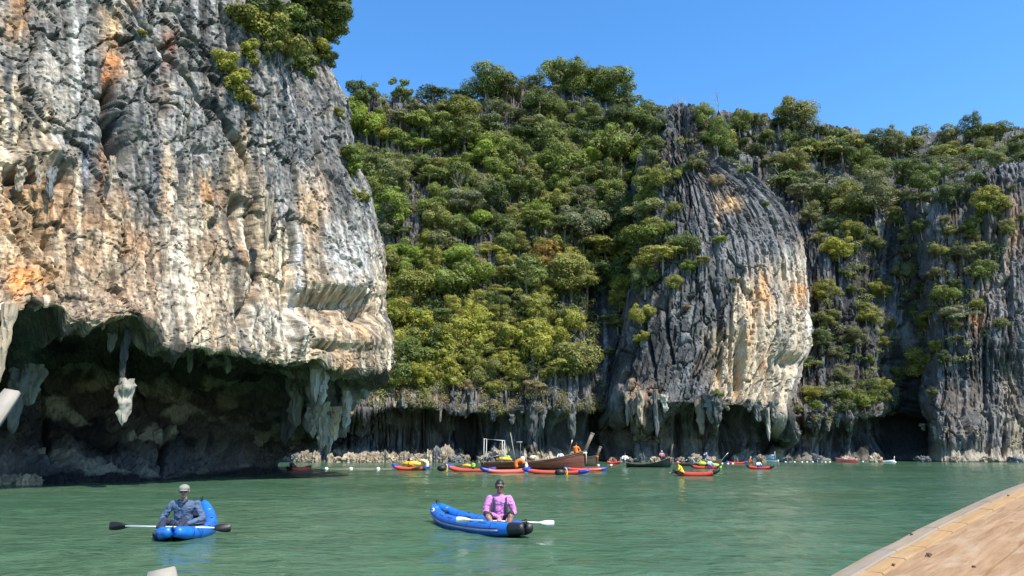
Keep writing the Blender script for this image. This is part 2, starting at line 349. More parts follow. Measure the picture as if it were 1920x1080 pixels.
    # features seen in the photograph: (px, py, rx, ry, metres)
    for (a, b, rx, ry, h) in [(205, 185, 9, 26, -3.2), (213, 250, 15, 36, -4.2), (230, 285, 10, 22, -2.6), (198, 232, 9, 20, -1.0), (222, 205, 12, 30, .7), (250, 235, 14, 40, .9), (262, 160, 8, 30, .8),
                              (28, 305, 20, 16, 1.1), (80, 290, 20, 20, 1.3), (122, 302, 14, 18, 1.0), (45, 335, 24, 9, -2.4), (105, 335, 13, 20, -2.6), (12, 350, 10, 26, -1.0), (85, 465, 11, 15, -2.6), (62, 440, 6, 26, -.9),
                              (118, 385, 5, 30, -.7), (165, 365, 6, 20, -1.0), (150, 280, 12, 20, .7), (400, 470, 20, 26, .7), (405, 420, 12, 12, -1.0), (475, 450, 9, 34, -2.2), (505, 455, 14, 60, .8),
                              (300, 210, 6, 20, -.7), (372, 282, 14, 8, -.9), (444, 390, 9, 25, -1.8), (470, 355, 26, 30, .9), (450, 500, 20, 40, .8),
                              (640, 560, 62, 15, -2.4), (690, 585, 32, 17, -2.2), (600, 590, 24, 20, -1.6), (560, 575, 20, 24, -1.2), (655, 632, 46, 20, 1.1), (700, 640, 26, 18, .9), (625, 530, 60, 12, .6), (610, 655, 22, 8, -1.2),
                              (560, 640, 16, 34, 1.3), (560, 600, 8, 60, .9), (480, 560, 9, 30, 1.2), (455, 590, 10, 24, -1.2), (280, 615, 20, 18, 1.1), (700, 610, 9, 40, -.8), (540, 560, 8, 80, -.8)]:
        d += h * (.8 if h < 0 else .55) * cone(px, py, a, b, rx * 1.1, ry * 1.1)
    for pts, wd, h in [([(232, 0), (262, 50), (300, 95), (335, 130), (368, 175), (405, 215), (440, 265), (462, 305)], 4, .9), ([(300, 20), (330, 18), (352, 60), (385, 110)], 3, .6), ([(340, 65), (372, 82), (400, 108)], 3, .5),
                       ([(415, 10), (428, 60), (432, 105)], 3, .5), ([(355, 125), (400, 130), (420, 150)], 3, .5), ([(462, 305), (478, 380), (470, 440), (482, 520)], 5, .9), ([(482, 520), (455, 600)], 5, .7),
                       ([(395, 190), (430, 260), (450, 300)], 3, .5), ([(520, 180), (545, 260), (575, 300), (600, 330)], 3, .5), ([(470, 110), (500, 170), (505, 240)], 3, .5), ([(560, 150), (566, 220)], 3, .5),
                       ([(590, 250), (612, 320), (640, 345)], 3, .5), ([(540, 400), (552, 470), (545, 540)], 4, .8), ([(600, 400), (606, 470), (600, 540)], 3, .5), ([(330, 290), (332, 380), (318, 460)], 3, .5),
                       ([(255, 300), (262, 350), (300, 420), (310, 520)], 3, .5), ([(0, 400), (60, 500), (110, 520)], 3, .4), ([(100, 855), (75, 760), (80, 700)], 4, .8), ([(310, 890), (300, 800), (240, 720)], 4, .7), ([(640, 480), (680, 500), (700, 540)], 2.5, .4)]:
        d -= h * crack(px + warp * 6, py + fine * 3, pts, wd)
    band = sst(0.0, 0.6, z) * 0 + 1
    V2 = V + N * d[..., None] * band[..., None]
    wl_ = np.exp(-((py - lip) / 38.0) ** 2); V2[..., 2] += wl_ * (fbm(np.stack([u * .22, 0 * u, 0 * u + 1], -1), 2, 91) * .42 + fbm(np.stack([u * .8, 0 * u, 0 * u + 1], -1), 2, 92) * .45)
    # ---- colours (rock colours, apart from the cave's painted tones: grey weathering, tan and white flowstone, orange iron stains)
    n1 = fbm(np.stack([u * .9, u * 0 + 2, z * .10], -1), 4, 61); n2 = fbm(np.stack([u * 2.6, 0 * u, z * .12], -1), 3, 62); n3 = fbm(V * .28, 4, 63); n4 = fbm(V * 1.3, 4, 64)
    st = fbm(np.stack([u * 4.5, 0 * u, z * .10], -1), 3, 65)
    st2 = fbm(np.stack([u * 3.1 + 40, 0 * u, z * .07], -1), 3, 67); n5 = fbm(V * np.array([.9, .9, .5]) + 20, 4, 68)
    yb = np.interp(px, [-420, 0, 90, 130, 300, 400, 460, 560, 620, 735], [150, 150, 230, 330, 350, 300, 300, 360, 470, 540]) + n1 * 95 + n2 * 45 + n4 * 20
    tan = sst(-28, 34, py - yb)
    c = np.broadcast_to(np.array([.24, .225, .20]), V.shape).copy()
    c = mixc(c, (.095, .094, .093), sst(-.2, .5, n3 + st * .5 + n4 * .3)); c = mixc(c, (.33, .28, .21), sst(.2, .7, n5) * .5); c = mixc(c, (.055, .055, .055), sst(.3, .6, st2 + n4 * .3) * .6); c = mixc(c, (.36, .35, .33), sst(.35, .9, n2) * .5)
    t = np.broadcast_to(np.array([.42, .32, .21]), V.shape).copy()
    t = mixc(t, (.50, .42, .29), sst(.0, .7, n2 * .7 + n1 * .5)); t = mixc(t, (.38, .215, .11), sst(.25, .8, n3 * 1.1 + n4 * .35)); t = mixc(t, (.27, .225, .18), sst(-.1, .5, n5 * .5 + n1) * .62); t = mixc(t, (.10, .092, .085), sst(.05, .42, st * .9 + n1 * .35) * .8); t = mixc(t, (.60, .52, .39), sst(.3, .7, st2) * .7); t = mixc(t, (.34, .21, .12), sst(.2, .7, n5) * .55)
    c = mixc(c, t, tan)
    for (a, b, rx, ry, col, wt) in [(35, 535, 50, 40, (.55, .24, .07), 1.0), (25, 30, 26, 50, (.46, .26, .13), .8), (205, 60, 18, 50, (.52, .34, .18), .9), (210, 120, 18, 40, (.42, .19, .08), .9), (200, 148, 9, 16, (.45, .16, .05), .8), (245, 5, 14, 12, (.5, .24, .1), .9),
                                    (315, 90, 16, 40, (.26, .12, .08), .8), (130, 400, 90, 60, (.48, .28, .14), .45), (190, 330, 12, 80, (.40, .2, .1), .6), (590, 380, 26, 60, (.52, .35, .2), .7), (300, 190, 18, 40, (.28, .16, .11), .5), (110, 500, 120, 60, (.42, .25, .13), .35), (60, 380, 60, 40, (.44, .27, .14), .5), (230, 560, 60, 40, (.44, .28, .17), .5), (400, 560, 40, 60, (.42, .27, .16), .4),
                                    (30, 440, 50, 60, (.42, .27, .14), .6), (680, 620, 14, 40, (.55, .32, .16), .7), (250, 470, 60, 40, (.5, .3, .16), .5), (450, 310, 20, 30, (.5, .34, .2), .6), (140, 100, 8, 110, (.62, .59, .52), .9), (137, 20, 7, 60, (.62, .59, .52), .9),
                                    (90, 230, 7, 90, (.5, .46, .38), .6), (70, 150, 34, 90, (.42, .36, .29), .5), (370, 560, 60, 60, (.6, .5, .36), .5), (330, 450, 26, 120, (.62, .56, .46), .6), (560, 520, 6, 90, (.62, .6, .58), .8), (660, 480, 46, 60, (.52, .5, .46), .7),
                                    (520, 610, 60, 40, (.6, .54, .45), .7), (160, 325, 10, 60, (.20, .22, .27), .7), (290, 330, 12, 80, (.22, .22, .23), .5), (60, 210, 60, 26, (.17, .16, .14), .6), (570, 250, 70, 90, (.17, .175, .185), .5)]:
        c = mixc(c, col, wt * cone(px, py, a, b, rx, ry) ** .8 * np.clip(1 + n4 * .9, 0, 1.4))
    speck = sst(.25, .6, fbm(V * np.array([3.5, 3.5, 2.2]), 3, 69)); c = c * (1 - .45 * speck)[..., None] * (1 + .30 * fbm(V * np.array([6, 6, 3.5]), 2, 72))[..., None] * (1 + .55 * fbm(np.stack([u * 6.5, 0 * u, z * .22], -1), 3, 74))[..., None]; k = np.clip(crk * .9 + crk2 * .6 + C[1] * .35 * (fine > 0), 0, 1) * w; c = mixc(c, (.05, .042, .036), k * .7)
    cc = np.broadcast_to(np.array([.065, .058, .047]), V.shape).copy()  # dark wet rock, carried under the lip to cut bounce glow
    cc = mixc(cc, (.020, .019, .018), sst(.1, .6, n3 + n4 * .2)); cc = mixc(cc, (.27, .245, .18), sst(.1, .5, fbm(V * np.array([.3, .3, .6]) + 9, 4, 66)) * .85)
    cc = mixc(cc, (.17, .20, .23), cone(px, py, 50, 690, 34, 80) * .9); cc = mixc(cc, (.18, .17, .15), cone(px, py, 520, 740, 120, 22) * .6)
    cc = mixc(cc, (.34, .33, .30), cone(px, py, 610, 750, 70, 60) * np.clip(.75 + n4 + n1, 0, 1.1)); cc = mixc(cc, (.24, .24, .22), cone(px, py, 500, 800, 70, 50) * np.clip(.3 + n4, 0, 1)); cc = mixc(cc, (.12, .125, .14), sst(1.3, .5, np.abs(z - 1.4)) * (.35 + .5 * np.clip(n4, 0, 1)))  # pale patch paints sunlight onto the rock under the overhang's right end
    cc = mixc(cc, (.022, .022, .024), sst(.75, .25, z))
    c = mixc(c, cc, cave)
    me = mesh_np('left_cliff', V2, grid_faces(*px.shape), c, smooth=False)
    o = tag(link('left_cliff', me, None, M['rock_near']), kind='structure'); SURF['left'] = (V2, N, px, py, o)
    return o

def far_common(V, N, seed, amp=1.0, flute=1.0, fw=.30):
    x, y, z = V[..., 0], V[..., 1], V[..., 2]; m_ = int(V.shape[0] * .55); UX = (V[m_:m_ + 1, :, 0] * 1.0 + .35 * V[m_:m_ + 1, :, 1]) + 0 * x
    warp = fbm(V * .05, 3, seed + 1)
    ux = UX; h = np.stack([ux * fw + warp * .35, 0 * x + seed, z * .020 + warp * .1], -1)
    f1 = ridged(h, 3, seed + 2); f2 = ridged(np.stack([ux * .80 + warp * .4, 0 * x, z * .045], -1), 2, seed + 3)
    uu = UX; wq = fbm(V * .14, 3, seed + 4); wr = fbm(V * .14 + 30, 3, seed + 14)
    A = facet(uu * .22 + wq * .15, z * .028 + wr * .22, seed + 31, 1.2, sharp=.05); B = facet(uu * .60 + wq * .3, z * .075 + wr * .45, seed + 41, 1.2, sharp=.09); C = facet(uu * 1.5 + wq * .8, z * .32 + wr * 1.3, seed + 51, 1.2, sharp=.10)
    blk = (A, B, C)
    big = fbm(V * .028, 3, seed + 6); mid = fbm(V * np.array([.11, .11, .07]), 4, seed + 7); fine = fbm(V * .55, 4, seed + 8)
    # jagged teeth: sawtooth down the face, stretched
    saw = z * .055 + fbm(np.stack([x * .16, y * .16, z * .02], -1), 3, seed + 9) * 1.9; saw = saw - np.floor(saw)
    f3 = ridged(np.stack([UX * 1.9 + warp, 0 * x, z * .10], -1), 2, seed + 17)
    rg = ridged(V * np.array([.8, .8, .35]), 3, seed + 15)
    d = big * 2.4 + mid * .45 + fine * .12 + (rg - .5) * .30 + flute * ((f1 - .5) * 1.2 + (f2 - .5) * .7 - sst(.84, 1.0, f2) * 2.0 - sst(.9, 1.0, f1) * 1.6 - sst(.8, 1., f3) * .9) + A[0] * 1.3 + B[0] * .7 + C[0] * .30 - A[1] * 1.2 - B[1] * 1.0 - C[1] * .2
    d = d + sst(60, 0, z * 6) * 0 + sst(13, 7, z) * (fbm(np.stack([UX * .07, 0 * x, z * .03], -1), 3, seed + 60) * 7.0 + fbm(np.stack([UX * .3, 0 * x, z * .12], -1), 2, seed + 61) * 2.0)
    return d * amp, f1, f2, blk, fine, mid
def far_color(V, f1, f2, blk, fine, mid, seed):
    x, z = V[..., 0], V[..., 2]; m_ = int(V.shape[0] * .55); ux = (V[m_:m_ + 1, :, 0] + .35 * V[m_:m_ + 1, :, 1]) + 0 * x
    s1 = fbm(np.stack([ux * .55, 0 * x, z * .03], -1), 4, seed + 20); s2 = fbm(np.stack([ux * 1.6, 0 * x, z * .06], -1), 3, seed + 21); n3 = fbm(V * .06, 4, seed + 22)
    c = np.broadcast_to(np.array([.100, .099, .097]), V.shape).copy()
    c = c * (.8 + .4 * blk[1][2])[..., None] * (.86 + .28 * blk[2][2])[..., None]; c = mixc(c, (.040, .040, .040), sst(-.1, .5, s1 + n3 * .4)); c = mixc(c, (.26, .255, .25), sst(.15, .75, s2 * .8 + fine * .6) * .7); c = mixc(c, (.17, .13, .10), sst(.35, .8, n3 + s1 * .3) * .5)
    return c, s1, s2, n3
def lowcave(px, py, V):
    z = V[..., 2]
    return sst(1.6, .4, z)

def central_cliff():
    X = [430, 560, 640, 720, 800, 880, 960, 1040, 1120, 1190, 1260, 1340, 1420]
    k = len(X)
    rows = [
        [(x, y, 330) for x, y in zip(X, [330, 320, 300, 300, 300, 300, 300, 300, 300, 320, 330, 340, 350])],
        [(x, y, Y) for x, y, Y in zip(X, [230, 200, 190, 182, 190, 190, 158, 158, 180, 222, 260, 290, 300], [225, 228, 230, 232, 235, 238, 242, 244, 240, 235, 232, 230, 230])],
        [(x, y, Y) for x, y, Y in zip(X, [300, 290, 285, 280, 285, 285, 270, 268, 285, 300, 320, 340, 350], [205, 208, 210, 212, 215, 218, 224, 226, 222, 222, 224, 226, 226])],
        [(x, 390, Y) for x, Y in zip(X, [190, 192, 194, 194, 196, 202, 208, 208, 206, 210, 216, 220, 222])],
        [(x, 500, Y) for x, Y in zip(X, [180, 182, 184, 184, 186, 190, 194, 194, 194, 200, 208, 214, 216])],
        [(x, 610, Y) for x, Y in zip(X, [170, 172, 174, 174, 176, 180, 182, 182, 185, 193, 202, 208, 212])],
        [(x, 690, Y) for x, Y in zip(X, [163, 164, 166, 168, 170, 174, 176, 176, 180, 188, 196, 204, 208])],
        [(x, y, Y) for x, y, Y in zip(X, [740, 742, 745, 740, 742, 750, 745, 745, 745, 750, 755, 755, 755], [159, 160, 161, 162, 164, 169, 172, 172, 178, 186, 194, 202, 206])],
        [(x, y, Y) for x, y, Y in zip(X, [765, 768, 772, 770, 768, 778, 772, 772, 775, 780, 785, 785, 785], [159, 159.5, 160, 161, 163, 168, 171, 171, 178, 186, 194, 202, 206])],
        [(x, y, Y) for x, y, Y in zip(X, [782, 784, 786, 785, 782, 790, 790, 790, 790, 792, 795, 795, 795], [171, 172, 173, 173, 174, 178, 175, 175, 184, 188, 196, 204, 208])],
        [(x, 822, Y) for x, Y in zip(X, [173, 175, 176, 176, 177, 181, 176, 175, 187, 190, 196, 204, 208])],
        [(x, 850, Y) for x, Y in zip(X, [168, 169, 170, 170, 170, 178, 174, 173, 186, 188, 195, 203, 206])],
        [(x, y, Y) for x, y, Y in zip(X, [866] * k, [165, 165, 165, 165, 166, 175, 172, 171, 184, 186, 193, 201, 205])],
        [(x, 890, Y) for x, Y in zip(X, [164, 164, 164, 164, 165, 174, 171, 170, 183, 185, 192, 200, 204])]]
    V, px, py = cage(rows, 620, 640); N = facing(V, normals(V))
    d, f1, f2, blk, fine, mid = far_common(V, N, 100, .85)
    fade = sst(865, 800, py) * .65 + .35; d = d * fade
    for (a, b, rx, ry, h) in [(775, 400, 40, 50, 2.5), (960, 320, 14, 30, 2), (1120, 560, 26, 150, -6), (1140, 800, 24, 50, -9), (880, 805, 16, 42, -8), (1160, 700, 20, 60, -4), (845, 735, 6, 14, -4), (700, 820, 60, 22, -3), (1010, 830, 70, 30, -1), (960, 800, 40, 26, -3), (620, 820, 30, 26, -3)]:
        d = d + h * cone(px, py, a, b, rx, ry)
    V2 = V + N * d[..., None]
    c, s1, s2, n3 = far_color(V, f1, f2, blk, fine, mid, 100)
    for (a, b, rx, ry, col, wt) in [(680, 720, 60, 30, (.34, .26, .17), .8), (760, 740, 90, 18, (.30, .26, .21), .7), (830, 745, 14, 14, (.4, .17, .08), .8), (1000, 790, 60, 40, (.22, .24, .25), .6), (885, 780, 50, 30, (.2, .2, .2), .3), (890, 730, 60, 30, (.25, .22, .19), .5), (770, 400, 60, 60, (.20, .17, .16), .6)]:
        c = mixc(c, col, wt * cone(px, py, a, b, rx, ry) * np.clip(1 + fine, 0, 1.5))
    shade = cone(px, py, 770, 800, 90, 14); c = mixc(c, (.19, .19, .15), shade * .7)  # paler olive-grey band on the upper cave wall
    z = V2[..., 2]
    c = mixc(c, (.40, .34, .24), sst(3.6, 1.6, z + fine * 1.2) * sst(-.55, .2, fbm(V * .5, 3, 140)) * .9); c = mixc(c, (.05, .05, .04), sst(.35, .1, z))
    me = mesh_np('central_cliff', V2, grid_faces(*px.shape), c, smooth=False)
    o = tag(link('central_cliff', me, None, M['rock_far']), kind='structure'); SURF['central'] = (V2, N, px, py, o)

def pillar_cliff():
    def row(y, xl, xr, Y0, lean=0, ys=None):
        # left flank sunk into the slope, front, right flank wrapping behind
        w = xr - xl; xs = [xl - 25, xl, xl + w * .14, xl + w * .34, xl + w * .56, xl + w * .78, xr - 5, xr, xr - 4, xr - 25]
        Ys = [Y0 + 40, Y0 + 16, Y0 + 6, Y0 + 1.5, Y0, Y0 + 1, Y0 + 5, Y0 + 9, Y0 + 18, Y0 + 48]
        return [(x, (ys[i] if ys else y), Yv) for i, (x, Yv) in enumerate(zip(xs, Ys))]
    rows = [row(212, 1262, 1292, 208), row(198, 1252, 1300, 196), row(215, 1240, 1308, 190), row(252, 1228, 1326, 186), row(292, 1215, 1358, 182), row(335, 1210, 1428, 178), row(385, 1205, 1470, 174), row(435, 1204, 1500, 171), row(490, 1202, 1517, 168), row(545, 1195, 1525, 166),
            row(600, 1185, 1527, 164), row(650, 1172, 1524, 163), row(692, 1160, 1503, 162), row(730, 1150, 1488, 161),
            row(0, 1148, 1470, 160.5, 0, [765, 765, 758, 755, 762, 765, 775, 775, 775, 775]),
            row(0, 1146, 1462, 164, 0, [785, 785, 780, 776, 782, 785, 792, 792, 792, 792]),
            row(0, 1146, 1455, 172, 0, [802, 802, 800, 800, 800, 800, 805, 805, 805, 805]),
            row(835, 1148, 1450, 173), row(856, 1148, 1446, 168), row(866, 1148, 1444, 166), row(895, 1148, 1444, 165)]
    V, px, py = cage(rows, 640, 460); N = facing(V, normals(V))
    d, f1, f2, blk, fine, mid = far_common(V, N, 300, .72, .9, .26)
    d = d * (sst(865, 800, py) * .6 + .4)
    top = sst(360, 230, py)
    spk = ridged(np.stack([V[..., 0] * .8, V[..., 1] * .8, V[..., 2] * .12], -1), 2, 340); d = d + top * (spk - .5) * 2.6
    for (a, b, rx, ry, h) in [(1180, 830, 10, 30, -7), (1300, 790, 30, 30, -3), (1235, 800, 8, 30, 3), (1210, 770, 26, 30, 3), (1360, 820, 12, 40, -4), (1390, 790, 40, 24, -5), (1340, 790, 14, 50, 3.5), (1430, 830, 12, 30, -6), (1475, 680, 26, 16, -3), (1450, 620, 60, 80, 1.5),
                              (1385, 700, 9, 60, -3.5), (1350, 690, 7, 60, -2), (1270, 820, 8, 30, -4), (1455, 770, 16, 40, 1.5), (1395, 640, 8, 90, 1.5), (1440, 700, 6, 50, -2), (1418, 600, 5, 110, -1.4)]:
        d = d + h * cone(px, py, a, b, rx, ry)
    for pts, wd, h in [([(1250, 560), (1255, 620), (1262, 680)], 3, 2), 
                       ([(1330, 520), (1345, 580), (1350, 640)], 3, 1.4), ([(1380, 380), (1400, 450), (1405, 520)], 2.5, 1.2), ([(1210, 560), (1222, 640), (1225, 700)], 3, 2), ([(1375, 540), (1372, 640), (1368, 740)], 3, 1.5)]:
        d = d - h * crack(px + mid * 5, py + fine * 2, pts, wd)
    V2 = V + N * d[..., None]
    c, s1, s2, n3 = far_color(V, f1, f2, blk, fine, mid, 300)
    c = mixc(c, (.23, .225, .22), cone(px, py, 1430, 480, 80, 80) * .65)
    # the big pale flowstone on the right half
    xl = np.interp(py, [440, 500, 560, 620, 680, 760, 800], [1440, 1405, 1385, 1352, 1342, 1336, 1340]) + s2 * 16 + s1 * 18
    pale = sst(-8, 14, px - xl) * sst(448, 520, py + s1 * 55 + s2 * 20 + np.abs(px - 1440) * .35) * sst(800, 730, py + s1 * 25)
    pc = np.broadcast_to(np.array([.52, .43, .31]), V.shape).copy()
    pc = mixc(pc, (.24, .215, .19), sst(-.1, .55, s1 + s2 * .4) * .8); pc = mixc(pc, (.64, .60, .52), sst(.25, .8, s2 * .8 - s1 * .3) * .8)
    for (a, b, rx, ry, col, wt) in [(1432, 545, 22, 50, (.55, .32, .15), .9), (1505, 545, 22, 24, (.60, .34, .15), .9), (1395, 640, 14, 90, (.56, .36, .19), .8), (1385, 710, 12, 50, (.60, .40, .2), .8), (1350, 690, 10, 70, (.52, .36, .19), .7), (1430, 700, 9, 60, (.5, .32, .18), .6), (1455, 540, 16, 30, (.2, .2, .2), .6)]:
        pc = mixc(pc, col, wt * cone(px, py, a, b, rx, ry) * np.clip(1.1 + fine * .8, 0, 1.5))
    c = mixc(c, pc, pale)
    for (a, b, rx, ry, col, wt) in [(1372, 375, 22, 18, (.55, .36, .19), .9), (1347, 395, 7, 50, (.45, .33, .23), .8), (1325, 365, 16, 40, (.2, .17, .16), .5), (1190, 745, 26, 34, (.48, .27, .15), .9), (1230, 740, 18, 20, (.42, .30, .2), .7), (1210, 820, 60, 40, (.34, .29, .22), .6), (1160, 740, 30, 24, (.26, .28, .29), .6),
                                    (1300, 830, 60, 40, (.30, .26, .20), .45), (1395, 470, 30, 40, (.2, .19, .18), .5), (1340, 640, 24, 24, (.50, .38, .24), .7), (1400, 800, 60, 40, (.15, .15, .15), .5), (1360, 770, 12, 50, (.30, .30, .28), .6)]:
        c = mixc(c, col, wt * cone(px, py, a, b, rx, ry) * np.clip(1 + fine, 0, 1.5))
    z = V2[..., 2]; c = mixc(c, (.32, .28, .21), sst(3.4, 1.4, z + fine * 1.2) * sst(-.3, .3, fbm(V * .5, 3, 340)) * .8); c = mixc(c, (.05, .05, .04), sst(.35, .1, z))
    c = mixc(c, (.03, .03, .03), np.clip(blk[0][1] + blk[1][1] * .6, 0, 1) * .5 * (1 - pale * .6))
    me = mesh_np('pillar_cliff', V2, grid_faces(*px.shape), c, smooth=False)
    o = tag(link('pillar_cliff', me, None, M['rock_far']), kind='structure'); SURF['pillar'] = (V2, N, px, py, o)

def right_cliff():
    X = [1180, 1260, 1340, 1420, 1500, 1570, 1640, 1700, 1760, 1840, 1920, 2020, 2160, 2300]
    k = len(X)
    rows = [
        [(x, 340, 360) for x in X],
        [(x, y, Y) for x, y, Y in zip(X, [260, 238, 224, 222, 226, 236, 258, 258, 252, 248, 246, 256, 290, 330], [250, 250, 252, 254, 256, 258, 258, 258, 256, 254, 252, 250, 250, 250])],
        [(x, y, Y) for x, y, Y in zip(X, [310, 300, 300, 300, 305, 315, 322, 318, 310, 300, 290, 300, 330, 370], [238, 238, 240, 240, 240, 240, 236, 232, 226, 222, 220, 218, 220, 225])],
        [(x, y, Y) for x, y, Y in zip(X, [380, 380, 385, 395, 410, 420, 400, 370, 350, 335, 322, 330, 360, 400], [230, 230, 230, 224, 214, 206, 202, 197, 188, 184, 182, 184, 192, 205])],
        [(x, 470, Y) for x, Y in zip(X, [225, 225, 222, 214, 202, 196, 196, 194, 183, 178, 176, 180, 190, 204])],
        [(x, 560, Y) for x, Y in zip(X, [220, 220, 216, 207, 195, 191, 192, 193, 180, 175, 173, 178, 188, 202])],
        [(x, 650, Y) for x, Y in zip(X, [214, 214, 210, 200, 189, 187, 189, 192, 177, 173, 171, 176, 186, 200])],
        [(x, 730, Y) for x, Y in zip(X, [208, 208, 205, 195, 183, 183, 186, 192, 176, 174, 173, 176, 184, 196])],
        [(x, y, Y) for x, y, Y in zip(X, [780, 780, 780, 780, 780, 782, 782, 790, 800, 815, 815, 815, 815, 815], [204, 204, 200, 188, 176, 176, 182, 192, 171, 169, 168, 172, 180, 192])],
        [(x, y, Y) for x, y, Y in zip(X, [798, 798, 798, 798, 798, 800, 800, 805, 826, 835, 835, 835, 835, 835], [208, 208, 204, 194, 186, 186, 190, 198, 170.5, 168, 167, 171, 179, 191])],
        [(x, 845, Y) for x, Y in zip(X, [208, 208, 204, 192, 184, 184, 188, 197, 171, 168, 166.5, 170, 178, 190])],
        [(x, 865, Y) for x, Y in zip(X, [205, 205, 200, 188, 178, 178, 184, 192, 169, 166, 165, 169, 177, 189])],
        [(x, 890, Y) for x, Y in zip(X, [204, 204, 199, 187, 177, 177, 183, 191, 168, 165, 164, 168, 176, 188])]]
    V, px, py = cage(rows, 560, 640); N = facing(V, normals(V))
    d, f1, f2, blk, fine, mid = far_common(V, N, 500, .85, 1.15, .30)
    d = d * (sst(865, 800, py) * .65 + .35)
    for (a, b, rx, ry, h) in [(1685, 690, 30, 50, -6), (1700, 800, 26, 60, -5), (1640, 560, 20, 60, -3), (1600, 640, 40, 40, 1.5), (1890, 400, 30, 100, 2), (1880, 840, 6, 26, -2.5), (1800, 400, 30, 60, -2), (1660, 480, 20, 60, -3), (1560, 840, 20, 20, -2), (1630, 840, 12, 18, 3)]:
        d = d + h * cone(px, py, a, b, rx, ry)
    V2 = V + N * d[..., None]
    c, s1, s2, n3 = far_color(V, f1, f2, blk, fine, mid, 500)
    for (a, b, rx, ry, col, wt) in [(1895, 430, 14, 50, (.46, .27, .17), .8), (1830, 600, 22, 24, (.50, .29, .17), .85), (1845, 545, 12, 30, (.42, .33, .25), .7), (1890, 740, 14, 60, (.42, .34, .24), .7), (1880, 560, 40, 90, (.26, .25, .24), .6), (1885, 470, 9, 70, (.4, .3, .22), .6), (1900, 300, 30, 60, (.2, .2, .2), .5), (1850, 800, 80, 50, (.27, .255, .225), .55), (1760, 800, 30, 50, (.22, .22, .21), .5), (1905, 820, 20, 40, (.42, .33, .2), .6), (1620, 760, 50, 24, (.16, .15, .13), .4)]:
        c = mixc(c, col, wt * cone(px, py, a, b, rx, ry) * np.clip(1 + fine * .9 + s2 * .4, 0, 1.6))
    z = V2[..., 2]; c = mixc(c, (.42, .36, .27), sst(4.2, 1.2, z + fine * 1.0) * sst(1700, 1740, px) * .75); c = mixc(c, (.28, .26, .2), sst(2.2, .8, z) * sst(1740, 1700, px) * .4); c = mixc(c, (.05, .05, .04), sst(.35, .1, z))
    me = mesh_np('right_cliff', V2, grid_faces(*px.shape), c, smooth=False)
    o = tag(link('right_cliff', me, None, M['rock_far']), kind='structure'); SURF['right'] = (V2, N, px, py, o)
left_cliff(); central_cliff(); pillar_cliff(); right_cliff()
# ---------------------------------------------------------------- plants
def leaf_cloud(pts, nrm, size, r, up=0.45, jit=0.30):
    n = len(pts); a = nrm + np.array([0, 0, up]) + r.normal(0, jit, (n, 3)); a /= np.linalg.norm(a, axis=1, keepdims=True) + 1e-9
    t = np.cross(a, r.normal(0, 1, (n, 3))); t /= np.linalg.norm(t, axis=1, keepdims=True) + 1e-9; b = np.cross(a, t)
    s = (size * r.uniform(.6, 1.35, n))[:, None]
    V = np.stack([pts - t * s, pts - b * s * .55 , pts + t * s, pts + b * s * .55], 1).reshape(-1, 3)
    return V, np.arange(n * 4).reshape(-1, 4)
def crown_mesh(name, seed, R=3.4, lobes=11, leaves=2400, size=.20, flat=.55, layered=0.4, sparse=0.0):
    r = np.random.default_rng(seed); P_, N_, C_ = [], [], []
    L = []
    for i in range(lobes):
        d = r.normal(0, 1, 3); d[2] = d[2] * .75 + .3; d /= np.linalg.norm(d); k = R * r.uniform(.45, .98)
        L.append((np.array([d[0] * k, d[1] * k, d[2] * k * flat + R * .3 * flat]), R * r.choice([.13, .18, .24, .30, .40]) * r.uniform(.85, 1.15), r.uniform(.62, 1.25)))
    L.append((np.array([0, 0, R * .25 * flat]), R * .5, .75))
    tot = sum(l[1] ** 2 for l in L)
    for c, lr, tone in L:
        n = int(leaves * lr * lr / tot); d = r.normal(0, 1, (n, 3)); d[:, 2] = (np.abs(d[:, 2]) - r.uniform(0, .55, n)) if layered else d[:, 2] + .25; d /= np.linalg.norm(d, axis=1, keepdims=True)
        # uneven outline: push in and out with noise
        w = 1 + .30 * vnoise(d * 2.3 + seed * 3.1 + c, seed); rr = lr * w * r.uniform(.62, 1.08, n) ** .6
        p = c + d * rr[:, None] * np.array([1.15, 1.15, .5 if layered else .82])
        keep = vnoise(p * 1.1 + seed, seed + 5) > -.75 + sparse; P_.append(p[keep]); N_.append(d[keep])
        k = keep.sum(); cc = tone * r.uniform(.72, 1.25, k); warm = r.uniform(-.1, .16, k)
        C_.append(np.stack([cc * (1 + warm), cc, cc * (1 - warm)], -1))
    P_, N_, C_ = map(np.concatenate, (P_, N_, C_)); V, Fq = leaf_cloud(P_, N_, size, r)
    me = mesh_np(name, V, Fq, np.clip(np.repeat(C_, 4, 0) * .90, 0, 1), smooth=False); me.materials.append(M['leaf'])
    return me, L
def trunk_mesh(name, L, seed, R=3.4, H=3.2, thick=.16):
    r = random.Random(seed); mb = MB(); lean = Vector((r.uniform(-.5, .5), r.uniform(-.5, .5), 0))
    mb.tube([(0, 0, -1.2), lean * .2 + Vector((0, 0, H * .35)), lean * .6 + Vector((0, 0, H * .7)), lean + Vector((0, 0, H))], [thick * 1.35, thick, thick * .85, thick * .6], 6)
    for c, lr, _ in L[:7]:
        a = lean * .7 + Vector((0, 0, H * r.uniform(.6, .95))); b = Vector(c.tolist()) + Vector((0, 0, H - .1)); m = a.lerp(b, .5) + Vector((r.uniform(-.3, .3), r.uniform(-.3, .3), -.35))
        mb.tube([a, m, b], [thick * .5, thick * .34, thick * .14], 4, caps=False)
    mb.bm.normal_update(); me = bpy.data.meshes.new(name); mb.bm.to_mesh(me); mb.bm.free(); me.materials.append(M['bark']); return me
CROWNS = []
